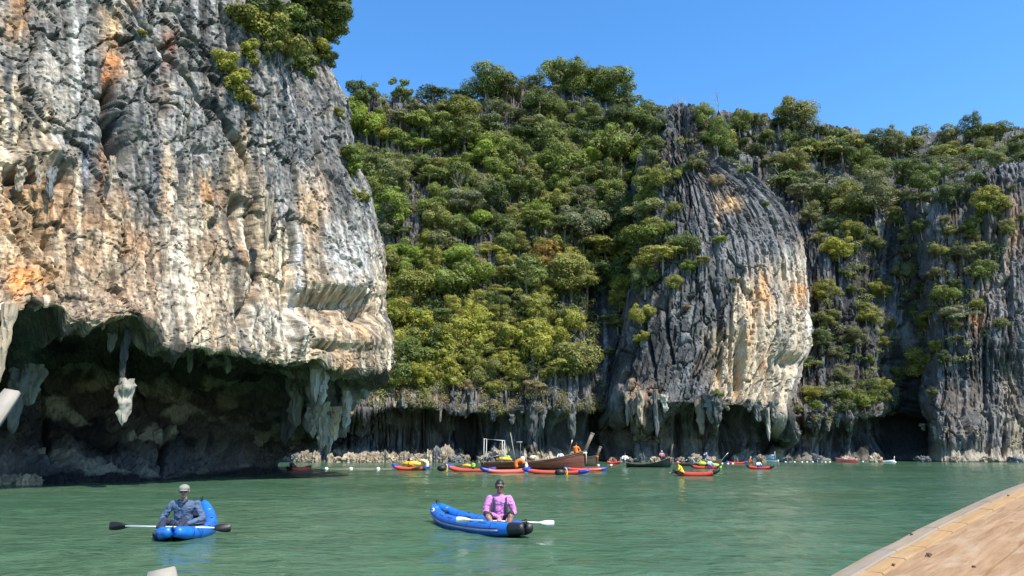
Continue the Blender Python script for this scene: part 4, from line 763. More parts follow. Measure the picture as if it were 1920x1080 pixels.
ms('pale_wood', (.30, .265, .215), .7, var=.35, scale=5); ms('pink_hull', (.68, .14, .15), .45, var=.15); ms('pink_ribbon', (.7, .25, .32), .7); ms('cabin_blue', (.20, .50, .72), .5); ms('tarp_blue', (.04, .07, .30), .6); ms('foam', (.85, .85, .80), .6, var=.08); ms('rope', (.45, .42, .33), .8); ms('engine', (.05, .05, .05), .5)

# ---------------------------------------------------------------- inflatable kayaks
def kayak(L=3.9, W=.95, r=.17, rise=(.34, .5), body='red_pvc', ends='royal_blue', stripes=True, tipfrac=.80, inner='black_rubber', seat='black_rubber', logo=False):
    root = empty('inflatable_kayak')
    def path(side, s):
        e = abs(s); z = r * .55 + (rise[0] if s > 0 else rise[1]) * e ** 3.0
        return Vector((L / 2 * s, side * ((W / 2 - r) * max(0.0, 1 - e ** 2.6) ** .75 + .045), z)), r * (1 - .42 * e ** 4)
    ss = [math.sin(q) for q in np.linspace(-math.pi / 2, math.pi / 2, 27)]
    for side in (1, -1):
        pts, rad = zip(*[path(side, s * .985) for s in ss]); MB().tube(pts, list(rad), 16).build('side_tube', M[body], root)
        if body == 'blue_pvc':       # grab line, valves and glued seams
            g = []
            for s in np.linspace(-.7, .7, 29):
                p, rr_ = path(side, s); g.append(p + Vector((0, side * rr_ * .62, rr_ * .80 - .02 * abs(math.sin(s * 13)))))
            MB().tube(g, .009, 5).build('grab_line', M['black_rubber'], root)
            for s in (-.45, .35): p, rr_ = path(side, s); MB().tube([p + Vector((0, 0, rr_ - .004)), p + Vector((0, 0, rr_ + .014))], .032, 12).build('valve', M['black_rubber'], root)
            for s in (-.62, -.2, .2, .62):
                p, rr_ = path(side, s); t = (path(side, s + .01)[0] - path(side, s - .01)[0]).normalized(); MB().tube([p - t * .012, p + t * .012], rr_ + .003, 16, caps=False).build('seam_band', M['blue_dark'], root)
        if stripes:
            for off, mt, rw in ((.045, 'blue_dark', .016), (0, 'grey_stripe', .026), (-.045, 'blue_dark', .016)):
                q = []
                for s in np.linspace(-.93, .74, 22):
                    p, rr_ = path(side, s); t = (path(side, s + .01)[0] - path(side, s - .01)[0]).normalized(); o_ = Vector((t.y, -t.x, 0)).normalized() * (1 if t.y * side <= 0 or True else 1)
                    if o_.y * side < 0: o_ = -o_
                    ang = off / rr_ - .12; q.append(p + o_ * (rr_ * math.cos(ang) - rw * .55) + Vector((0, 0, rr_ * math.sin(ang))))
                MB().tube(q, rw, 6).build('stripe', M[mt], root)
    rows = []
    for s in np.linspace(-.9, .9, 19):
        a, _ = path(1, s); b, _ = path(-1, s); rows.append([a.lerp(b, t) + Vector((0, 0, -.08 + .03 * math.cos(t * 6.28 * 4))) for t in np.linspace(0, 1, 17)])
    MB().grid(rows).build('floor', M[body if inner != 'black_rubber' else 'blue_dark'] if body == 'blue_pvc' else M['coral_pvc'], root)
    for sg in (1, -1):                # rubber patches wrapped round each pointed end
        for side in (1, -1):
            q, rd = zip(*[path(side, sg * s) for s in np.linspace(tipfrac, 1.0, 6)]); MB().tube(q, [x + .012 for x in rd], 16).build('end_patch', M[ends], root)
        rows = []
        for s in np.linspace(tipfrac - .1, 1.0, 6):
            a, ra = path(1, sg * s); b, _ = path(-1, sg * s); rows.append([a.lerp(b, t) + Vector((0, 0, ra * (.75 - .35 * math.sin(t * math.pi)))) for t in np.linspace(0, 1, 9)])
        MB().grid(rows).build('spray_cover', M[inner if body != 'blue_pvc' else 'black_rubber'] if ends == 'black_rubber' or body == 'blue_pvc' else M[ends], root)
        a, ra = path(0, sg * 1.0); MB().tube([a + Vector((0, 0, ra * .4)), a + Vector((sg * .05, 0, ra + .08)), a + Vector((-sg * .12, 0, ra + .05))], .014, 6).build('grab_handle', M['black_rubber'], root)
    for x in (-.75, .55):
        MB().box((x, 0, .16), (.34, W - 2.3 * r, .12), bevel=.05).build('seat', M[seat], root)
    if logo:
        p, rr_ = path(-1, -.80); t = (path(-1, -.79)[0] - path(-1, -.81)[0]).normalized(); o_ = Vector((t.y, -t.x, 0)).normalized(); o_ = o_ if o_.y < 0 else -o_
        n = (o_ * .75 + Vector((0, 0, .66))).normalized(); u = t; v = n.cross(u); c = p + n * (rr_ + .006); mb = MB()
        mb.poly([c + (u * math.cos(a) * .095 + v * math.sin(a) * .062) for a in np.linspace(0, 6.283, 20)[:-1]], .008, n); lg = mb.build('emblem', M['white_paint'], root)
        mb = MB(); c2 = c + n * .006
        mb.tube([c2 + u * (-.05) + v * .01, c2 + u * -.03 + v * .03, c2 + u * -.01 + v * .01, c2 + u * -.03 - v * .02, c2 + u * -.05 + v * .0], .006, 5); mb.tube([c2 + u * .01 - v * .02, c2 + u * .02 + v * .03, c2 + u * .04 - v * .01, c2 + u * .055 + v * .03], .006, 5); mb.build('lettering', M['blue_dark'], lg)
    return root
def lay(root, p0, p1, L, z=0.0, roll=0.0):          # put a thing of length L between two waterline pixels (stern, bow)
    a, b = WP(*p0), WP(*p1); d = b - a; k = d.length / L; root.location = ((a + b) / 2) + Vector((0, 0, z)); root.rotation_euler = (roll, 0, math.atan2(d.y, d.x)); return k

# ---------------------------------------------------------------- people: one continuous skin grown round a jointed figure
def capsule(mb, a, ra, b, rb, n=10):
    a, b = Vector(a), Vector(b); mb.tube([a, b], [ra, rb], n); mb.ball(a, ra, seg=n); mb.ball(b, rb, seg=n)
def person(J, zones, voxel, hands=None, face=True):
    """J: joints; zones: material names by zone; returns root with one 'body' mesh"""
    mb = MB(); caps = []
    def C(a, ra, b, rb, z): capsule(mb, a, ra, b, rb, 12 if voxel < .012 else 8); caps.append((np.array(a), ra, np.array(b), rb, z))
    V3 = lambda *a: Vector(a)
    pel, chest, neck, head = (Vector(J[k]) for k in ('pelvis', 'chest', 'neck', 'head')); F = Vector(J.get('face', (1, 0, 0))).normalized(); sd = Vector((-F.y, F.x, 0)).normalized()
    side = Vector(J.get('side', (0, 1, 0)))
    C(pel - side * .075, .105, pel + side * .075, .105, 'legs'); C(pel + V3(0, 0, .03) - side * .03, .13, chest - side * .04, .135, 'top'); C(pel + V3(0, 0, .03) + side * .03, .13, chest + side * .04, .135, 'top'); C(chest - side * .085, .118, chest + side * .085, .118, 'top')
    C(chest - side * .13 + V3(0, 0, .045), .075, chest + side * .13 + V3(0, 0, .045), .075, 'top'); C(chest.lerp(neck, .35), .095, neck, .062, 'top'); C(neck, .056, head - V3(0, 0, .05), .055, 'skin')
    mb.ball(head + V3(0, 0, .022), .098, (1.02, .80, 1.08), 14, Quaternion((0, 0, 1), math.atan2(F.y, F.x))); caps.append((np.array(head) - np.array([0, 0, .02]), .085, np.array(head) + np.array([0, 0, .04]), .092, 'skin'))
    C(head + F * .035 - V3(0, 0, .055), .052, head + F * .055 - V3(0, 0, .075), .036, 'skin')
    if face:
        C(head + F * .095 + V3(0, 0, .012), .010, head + F * .113 - V3(0, 0, .02), .014, 'skin'); C(head + F * .088 - V3(0, 0, .052) - sd * .014, .011, head + F * .088 - V3(0, 0, .052) + sd * .014, .011, 'lip')
        C(head + F * .085 + V3(0, 0, .032) - sd * .035, .016, head + F * .085 + V3(0, 0, .032) + sd * .035, .016, 'skin')
        for q in (1, -1): C(head + sd * q * .082 + V3(0, 0, -.01), .014, head + sd * q * .086 + V3(0, 0, .018), .016, 'skin')
    for q, s in ((1, 'l'), (-1, 'r')):
        sh, el, wr = (Vector(J[k + s]) for k in ('sh', 'el', 'wr')); C(sh, .072, el, .058, 'top'); C(el, .056, wr, .036, 'fore')
        hip, kn, an = pel + side * q * .095, Vector(J['kn' + s]), Vector(J['an' + s]); C(hip, .09, kn, .062, 'legs'); C(kn, .06, an, .04, 'shin'); C(an, .042, Vector(J['ft' + s]), .034, 'foot')
        if hands:
            Sp, A, U, Fw = (Vector(v) for v in hands[s]); kn_ = Sp + U * .036 + Fw * .004; C(wr, .03, Sp + U * .028 - Fw * .02, .026, 'hand')
            for k, (o, l) in enumerate(((-.034, .92), (-.011, 1.0), (.012, .96), (.034, .8))):
                a = kn_ + A * o * .9; b = Sp + A * o + Fw * .036 * l + U * .008; c = Sp + A * o + Fw * .026 * l - U * .027 * l; e = Sp + A * o - Fw * .002 - U * .033
                C(wr.lerp(a, .6), .016, a, .0125, 'hand'); C(a, .0125, b, .011, 'hand'); C(b, .011, c, .0095, 'hand'); C(c, .0095, e, .0085, 'hand')
            q2 = -1 if J.get('thumb', 1) * q > 0 else 1; a = Sp + U * .02 - Fw * .028 + A * q2 * .03; C(wr.lerp(Sp, .45), .016, a, .014, 'hand'); C(a, .013, Sp - Fw * .024 - U * .012 + A * q2 * .05, .011, 'hand'); C(Sp - Fw * .024 - U * .012 + A * q2 * .05, .011, Sp - Fw * .002 - U * .03 + A * q2 * .053, .0095, 'hand')
        else:
            hd = (wr - el).normalized(); C(wr, .032, wr + hd * .085, .028, 'hand')
    bmesh.ops.recalc_face_normals(mb.bm, faces=mb.bm.faces); me = bpy.data.meshes.new('tmp'); mb.bm.to_mesh(me); mb.bm.free()
    o = bpy.data.objects.new('tmp', me); COL.objects.link(o); md = o.modifiers.new('r', 'REMESH'); md.mode = 'VOXEL'; md.voxel_size = voxel
    dg = bpy.context.evaluated_depsgraph_get(); dg.update(); ev = o.evaluated_get(dg); m2 = bpy.data.meshes.new_from_object(ev); bpy.data.objects.remove(o); bpy.data.meshes.remove(me)
    bm = bmesh.new(); bm.from_mesh(m2)
    for _ in range(2): bmesh.ops.smooth_vert(bm, verts=bm.verts, factor=.5, use_axis_x=True, use_axis_y=True, use_axis_z=True)
    if face:                         # loose cloth: creases and folds
        bm.normal_update(); vv = np.array([v.co[:] for v in bm.verts]); fo = fbm(vv * np.array([16, 16, 9]) + fbm(vv * 7, 2, 5)[:, None] * 2, 3, 6); ri = ridged(vv * np.array([9, 9, 14]) + 3, 2, 8) - .5
        hz_ = float(neck.z) - .03
        for v, a_, b_ in zip(bm.verts, fo, ri):
            k_ = min(1, max(0, (hz_ - v.co.z) / .04)) * min(1, max(0, (v.co.z - float(J['wrl'][2]) - .0) / .05 + .2)); v.co += v.normal * (a_ * .010 + b_ * .014) * k_
    bm.to_mesh(m2); bm.free(); m2.name = 'body'
    names = list(dict.fromkeys(zones.values()))
    for n in names: m2.materials.append(M[n])
    nf = len(m2.polygons); c = np.zeros(nf * 3); m2.polygons.foreach_get('center', c); c = c.reshape(-1, 3); best = np.full(nf, 9e9); mi = np.zeros(nf, int)
    for a, ra, b, rb, z in caps:
        v = b - a; t = np.clip(((c - a) @ v) / max(v @ v, 1e-9), 0, 1); d = np.linalg.norm(c - a - t[:, None] * v, axis=1) - (ra + (rb - ra) * t)
        if z == 'lip': d = d - .001
        m = d < best; best = np.where(m, d, best); mi = np.where(m, names.index(zones[z]), mi)
    m2.polygons.foreach_set('material_index', mi.astype(np.int32)); m2.polygons.foreach_set('use_smooth', np.ones(nf, bool)); m2.update()
    root = empty('person'); link('body', m2, root); return root
def zone(top, legs, skin='skin', fore=None, hand=None, shin=None, lip=None, foot=None):
    return dict(top=M_(top), legs=M_(legs), skin=skin, fore=fore or top, hand=hand or skin, shin=shin or legs, lip=lip or 'lip', foot=foot or skin)
M_ = lambda s: s
ms('lip', (.26, .09, .07), .5)
def sit_joints(arm=.30, face=(1, 0, 0), reach=.34, lean=0.0, h=.0, knees=.26):
    J = dict(pelvis=(0, 0, .12 + h), chest=(.02 + lean, 0, .47 + h), neck=(.04 + lean * 1.4, 0, .60 + h), head=(.07 + lean * 1.6, 0, .745 + h), face=face)
    for q, s in ((1, 'l'), (-1, 'r')):
        J['sh' + s] = (.02 + lean, q * .185, .52 + h); J['el' + s] = (.12 + lean, q * .30, .33 + h); J['wr' + s] = (reach, q * arm, .27 + h)
        J['kn' + s] = (.44, q * .17, knees + h * .3); J['an' + s] = (.78, q * .13, .06 + h * .2); J['ft' + s] = (.86, q * .14, .14 + h * .2)
    return J
def stand_joints(bend=0.0):
    J = dict(pelvis=(0, 0, .92), chest=(.04 + bend, 0, 1.28 - bend * .4), neck=(.06 + bend * 1.4, 0, 1.42 - bend * .5), head=(.09 + bend * 1.7, 0, 1.56 - bend * .6), face=(1, 0, -.1))
    for q, s in ((1, 'l'), (-1, 'r')):
        J['sh' + s] = (.04 + bend, q * .185, 1.34 - bend * .4); J['el' + s] = (.12 + bend * 1.3, q * .24, 1.06 - bend * .8); J['wr' + s] = (.32 + bend * 1.3, q * .16, .98 - bend * 1.2)
        J['kn' + s] = (.06, q * .11, .50); J['an' + s] = (0, q * .11, .08); J['ft' + s] = (.15, q * .12, .05)
    return J
def put(root, p, rz, s=1.0): root.location = p; root.rotation_euler = (0, 0, rz); root.scale = (s, s, s); return root

# ---------------------------------------------------------------- foreground kayak 1: man in a cap, bow towards us
k1 = kayak(3.6, 1.06, .152, (.13, .46), 'blue_pvc', 'blue_pvc', stripes=False); k = lay(k1, (371, 989), (322, 1018), 3.6)
a1, b1 = WP(371, 989), WP(322, 1018); dirA = (b1 - a1).normalized(); k1.location = b1 - dirA * 1.8; k1.location.z = 0
tag(k1, 'blue inflatable kayak pointing at the viewer, paddled by the man in a cap', 'kayak', 'blue inflatable kayaks in the foreground')
hA = math.atan2(dirA.y, dirA.x); pA = b1 - dirA * 1.22
sit = pA.copy(); sit.z = .05
def loc2(root_rz, root_loc, wpt): return (Matrix.Rotation(-root_rz, 3, 'Z') @ (Vector(wpt) - Vector(root_loc)))
def paddle(name_label, w0, w1, shaft, blade, bl=.44, group='two-bladed paddles', pitch=1.0, slim=1.0):
    root = empty('paddle', (Vector(w0) + Vector(w1)) / 2); a = Vector(w0) - root.location; b = Vector(w1) - root.location; d = (b - a).normalized(); up = Vector((0, 0, 1)); n = d.cross(up).normalized(); u = n.cross(d) * (1)
    MB().tube([a + d * bl * .8, b - d * bl * .8], .017, 10).build('shaft', M[shaft], root)
    for e, sg in ((a, 1), (b, -1)):
        q = []
        prof = [(a_, b_ * slim) for a_, b_ in [(0.0, .055), (.02, .078), (.08, .088), (.2, .082), (.32, .055), (.42, .022), (.46, .016)]]
        top = [e + d * sg * x * bl / .44 + u * y for x, y in prof]; bot = [e + d * sg * x * bl / .44 - u * y for x, y in prof[::-1]]
        MB().poly(top + bot, .016, n * pitch + u * .15).build('blade', M[blade], root)
    return tag(root, name_label, 'paddle', group)
w0, w1 = PV(205, 986, sit.y - .50), PV(433, 990, sit.y - .62)
paddle('black-bladed paddle with a white shaft held across the lap of the man in a cap', w0, w1, 'white_paint', 'black_rubber')
face = (Vector((.35, -1, .02))).normalized()
rz = math.atan2(-1, .02); J = sit_joints(.26, lean=.03, reach=.36, h=.06, knees=.30)
J['face'] = tuple(Matrix.Rotation(-rz, 3, 'Z') @ face)
SM = 1.2; seatP = Vector((sit.x, sit.y, -.02)); hands = {}
for s, px_ in (('r', 299), ('l', 349)):
    t = (px_ - 205) / 228; Sp = w0.lerp(w1, t); A = (w1 - w0).normalized(); U = Vector((0, 0, 1)); Fw = Vector((0, -1, 0)); R_ = Matrix.Rotation(-rz, 3, 'Z')
    lp = loc2(rz, seatP, Sp) / SM; hands[s] = (lp, R_ @ A, U, R_ @ Fw); J['wr' + s] = tuple(lp + U * .055 - (R_ @ Fw) * .075)
    q = 1 if s == 'l' else -1; J['el' + s] = (.06, q * .36, .34); J['sh' + s] = (.03, q * .215, .58)
man = put(person(J, zone('slate_cloth', 'navy_cloth', 'skin', hand='navy_cloth', foot='navy_cloth'), .0085, hands), seatP, rz, SM)
tag(man, 'man in white cap, sunglasses and slate long sleeves seated with a paddle', 'person')
hd = Vector(J['head']); Fc = Vector(J['face']); sdv = Vector((-Fc.y, Fc.x, 0)).normalized(); qF = Quaternion((0, 0, 1), math.atan2(Fc.y, Fc.x))
mb = MB(); rows = []
for th in np.linspace(0.02, math.pi / 2 + .08, 8): rows.append([hd + Vector((0, 0, .052)) + qF @ Vector((math.sin(th) * math.cos(p) * .112, math.sin(th) * math.sin(p) * .094, math.cos(th) * .074 + .006)) for p in np.linspace(0, 2 * math.pi, 20, endpoint=False)])
mb.grid(rows, True); cap = mb.build('cap', M['cap_cloth'], man)
mb = MB(); rows = []
for r_ in (0, .35, .7, 1): rows.append([hd + Vector((0, 0, .048)) + qF @ Vector((.10 * math.cos(p) + r_ * .075 * math.cos(p * .9), .088 * math.sin(p) * (1 - .1 * r_), -.004 - .018 * r_ * r_ - .012 * math.sin(p) ** 2)) for p in np.linspace(-1.15, 1.15, 13)])
mb.grid(rows); br = mb.build('brim', M['cap_cloth'], cap); sol = br.modifiers.new('thickness', 'SOLIDIFY'); sol.thickness = .008
def shades(root, hd, mat='glass_black', z=.008):
    mb = MB()
    for q in (1, -1): mb.ball(hd + Fc * .104 + sdv * q * .034 + Vector((0, 0, z)), .028, (.35, 1.05, .8), 10, qF)
    mb.tube([hd + Fc * .02 + sdv * .085 + Vector((0, 0, z + .006)), hd + Fc * .10 + sdv * .062 + Vector((0, 0, z + .008)), hd + Fc * .112 + Vector((0, 0, z + .01)), hd + Fc * .10 - sdv * .062 + Vector((0, 0, z + .008)), hd + Fc * .02 - sdv * .085 + Vector((0, 0, z + .006))], .006, 6)
    return mb.build('sunglasses', M[mat], root)
shades(man, hd)
mb = MB(); mb.tube([hd + Fc * .03 + sdv * .075 - Vector((0, 0, .14)), hd + Fc * .075 + sdv * .03 - Vector((0, 0, .185)), hd + Fc * .085 - Vector((0, 0, .20)), hd + Fc * .075 - sdv * .03 - Vector((0, 0, .185)), hd + Fc * .03 - sdv * .075 - Vector((0, 0, .14))], .018, 8); mb.build('collar', M['navy_cloth'], man)

# ---------------------------------------------------------------- foreground kayak 2: man in pink
k2 = kayak(4.0, .96, .172, (.10, .27), 'blue_pvc', 'blue_pvc', stripes=True, tipfrac=.855, logo=True); a2, b2 = WP(826, 979), WP(975, 1006); dB = (b2 - a2).normalized(); k2.location = (a2 + b2) / 2; LB = (b2 - a2).length
k2.scale = (LB / 4.0 * 1.12, 1, 1); k2.rotation_euler = (0, 0, math.atan2(dB.y, dB.x)); tag(k2, 'blue inflatable kayak seen side on, carrying the man in pink', 'kayak', 'blue inflatable kayaks in the foreground')
for o in list(k2.children):
    if o.name.startswith('spray_cover') or o.name.startswith('end_patch') and sum((v.co.x for v in o.data.vertices)) > 0: o.data.materials.clear(); o.data.materials.append(M['black_rubber'])
sB = WP(936, 996); seatB = Vector((sB.x, sB.y, .05)); rzB = math.atan2(-1, .12); R_ = Matrix.Rotation(-rzB, 3, 'Z')
w0, w1 = PV(855, 974, seatB.y - .44), PV(1039, 981, seatB.y - .30)
paddle('all-white paddle held across the knees of the man in pink', w0, w1, 'white_paint', 'white_paint', .36, slim=.72)
J = sit_joints(.1, lean=0, reach=.36, h=.04, knees=.34); J['face'] = tuple(R_ @ Vector((-.05, -1, 0)).normalized()); Fc = Vector(J['face']); hands = {}
for s, px_ in (('r', 936), ('l', 952)):
    t = (px_ - 855) / 184; Sp = w0.lerp(w1, t); A = (w1 - w0).normalized(); U = Vector((0, 0, 1)); Fw = Vector((0, -1, 0)); lp = loc2(rzB, seatB, Sp) / SM; hands[s] = (lp, R_ @ A, U, R_ @ Fw); J['wr' + s] = tuple(lp + U * .055 - (R_ @ Fw) * .075)
    q = 1 if s == 'l' else -1; J['el' + s] = (.10, q * .285, .32); J['sh' + s] = (.02, q * .185, .565); J['kn' + s] = (.30, q * (.27 if s == 'r' else .2), .30)
    J['an' + s] = (.42, q * .12, .02); J['ft' + s] = (.5, q * .12, .02)
man2 = put(person(J, zone('pink_cloth', 'dark_cloth', 'skin_dark', shin='skin_dark', hand='skin'), .0085, hands), seatB, rzB, SM)
tag(man2, 'bareheaded man in pink long sleeves and dark vest straps, seated with a white paddle', 'person')
hd = Vector(J['head']); sdv = Vector((-Fc.y, Fc.x, 0)).normalized(); qF = Quaternion((0, 0, 1), math.atan2(Fc.y, Fc.x)); mb = MB(); rows = []
for th in np.linspace(.02, 1.45, 8): rows.append([hd + Vector((0, 0, .04)) + qF @ Vector((-.008 + math.sin(th) * math.cos(p) * (.112 if math.cos(p) < .5 else .104), math.sin(th) * math.sin(p) * .092, math.cos(th) * .106 - (.045 * th if math.cos(p) < .2 else 0))) for p in np.linspace(0, 2 * math.pi, 20, endpoint=False)])
mb.grid(rows, True).build('hair', M['hair'], man2); shades(man2, hd, 'glass_black')
for q in (1, -1):
    mb = MB(); pts = [Vector((-.09, q * .12, .5)), Vector((.02, q * .115, .625)), Vector((.115, q * .115, .57)), Vector((.155, q * .11, .47)), Vector((.155, q * .115, .34)), Vector((.13, q * .12, .22))]
    mb.tube(pts, .026, 8, flat=.5).build('vest_strap', M['navy_cloth'], man2)
mb = MB(); mb.tube([Vector((.03, .075, .63)), Vector((.09, .04, .595)), Vector((.11, 0, .57)), Vector((.09, -.04, .595)), Vector((.03, -.075, .63))], .017, 6).build('collar', M['purple_cloth'], man2)
mb = MB()
for i_ in range(9): mb.box((.152, -.075 + i_ * .018, .475), (.004, .009, .018))
mb.build('chest_print', M['slate_cloth'], man2)
# ---------------------------------------------------------------- red kayaks by the longtail boats
def red_kayak(p0, p1, label, body='coral_pvc', ends='royal_blue', L=3.9, rise=(.3, .3), seat='black_rubber', W=.95):
    k = kayak(L, W, .17, rise, body, ends, stripes=False, seat=seat, tipfrac=.76); s = lay(k, p0, p1, L); k.scale = (s * 1.06, 1.1, 1.1); return tag(k, label, 'kayak', 'red inflatable kayaks near the cliffs')
red_kayak((803, 882), (738, 881), 'red kayak furthest left of the moored raft, loaded with yellow rolls', rise=(.45, .25))
red_kayak((925, 885), (838, 884), 'red kayak with a blue tip beside the lime-shirted person', rise=(.6, .25))
red_kayak((990, 886), (905, 887), 'pale-topped red kayak with blue patches moored mid-raft under the longtail hull', rise=(.3, .3))
red_kayak((1100, 890), (985, 888), 'long red kayak with a black opening, nearest of the moored raft', rise=(.28, .22), L=4.6)
red_kayak((1060, 883), (1134, 883), 'red kayak with a blue bow sticking out right of the longtail bow', 'red_pvc', rise=(.18, .2))
red_kayak((1347, 893), (1266, 892), 'orange-red kayak with dark tips under the person in yellow', 'red_pvc', 'black_rubber', rise=(.28, .4))
red_kayak((1350, 879), (1296, 878.6), 'red kayak carrying the person with the pale helmet', 'red_pvc', 'black_rubber', L=3.9)
red_kayak((1363, 869.5), (1401, 869.7), 'small red kayak behind the prow of the brown longtail', 'red_pvc', 'royal_blue', L=3.9)
red_kayak((1402, 879.5), (1450, 880), 'dark red kayak with a black stern right of the brown longtail', 'red_pvc', 'black_rubber', L=3.9)
red_kayak((540, 882), (580, 881), 'dark red kayak tucked against the foot of the near cliff', 'red_pvc', 'black_rubber', L=3.0, rise=(.25, .2))
red_kayak((1140, 869.6), (1161, 869.8), 'tiny red kayak in the dark cave mouth', 'red_pvc', 'red_pvc', L=3.6)

def loose(name, label, cat, build, loc, group=None, rz=0):
    o = build(MB()).build(name, None) if False else None
def single(name, mb, mat, label, cat, loc, group=None, rz=0, sc=1):
    o = mb.build(name, M[mat]); o.location = loc; o.rotation_euler = (0, 0, rz); o.scale = (sc,) * 3; return tag(o, label, cat, group)
def at(px, py, ref): p = PV(px, py, WP(*ref).y); return p
p = at(772, 870, (770, 882)); single('mattress_roll', MB().tube([(-1.0, 0, 0), (-.4, 0, .04), (.3, 0, .04), (1.0, 0, 0)], [.16, .26, .28, .2], 12), 'yellow', 'long yellow roll lying along the leftmost red kayak', 'air mattress', p)
p = at(794, 871, (770, 882)); single('folded_mat', MB().tube([(-.45, 0, .38), (0, 0, .42), (.38, 0, .2), (.42, 0, -.2), (.3, 0, -.5)], [.14, .2, .24, .24, .2], 10), 'cream', 'cream mat draped over the end of the leftmost red kayak', 'mat', p)
p = at(876, 873, (876, 884)); single('yellow_bag', MB().tube([(-.5, 0, 0), (0, 0, .03), (.5, 0, 0)], [.12, .17, .12], 10), 'yellow', 'yellow bag beside the lime-shirted person', 'bag', p)
for px_, py_, lab in ((828, 880, 'black bundle with a yellow ring between two red kayaks'), (1050, 888, 'black hatch bag with a yellow ring on the long red kayak')):
    r0 = empty('spray_deck', at(px_, py_ - 2, (px_, 885 if px_ < 900 else 891))); MB().ball((0, 0, 0), .42, (1.1, .8, .72), 14).build('hood', M['black_rubber'], r0)
    MB().tube([(.46 + .12 * math.cos(a), -.1, .36 * math.sin(a)) for a in np.linspace(-1.5, 1.9, 9)], .07, 8).build('ring', M['yellow'], r0); tag(r0, lab, 'bag')
p = at(975, 871, (975, 884)); single('life_ring', MB().tube([(.42 * math.cos(a), -.05, .42 * math.sin(a)) for a in np.linspace(.2, 3.9, 14)], .2, 10), 'orange', 'orange float hanging on the side of the dark red longtail', 'float', p)
r0 = empty('fender', at(987, 882, (987, 884))); MB().tube([(0, 0, -.1), (0, 0, .0), (0, 0, .55), (0, 0, .72), (0, 0, .85)], [.1, .17, .17, .08, .05], 12).build('bottle', M['foam'], r0); MB().tube([(0, 0, .85), (0, 0.1, 1.25)], .02, 5).build('cord', M['rope'], r0); tag(r0, 'white bottle fender hanging beside the orange float', 'fender')

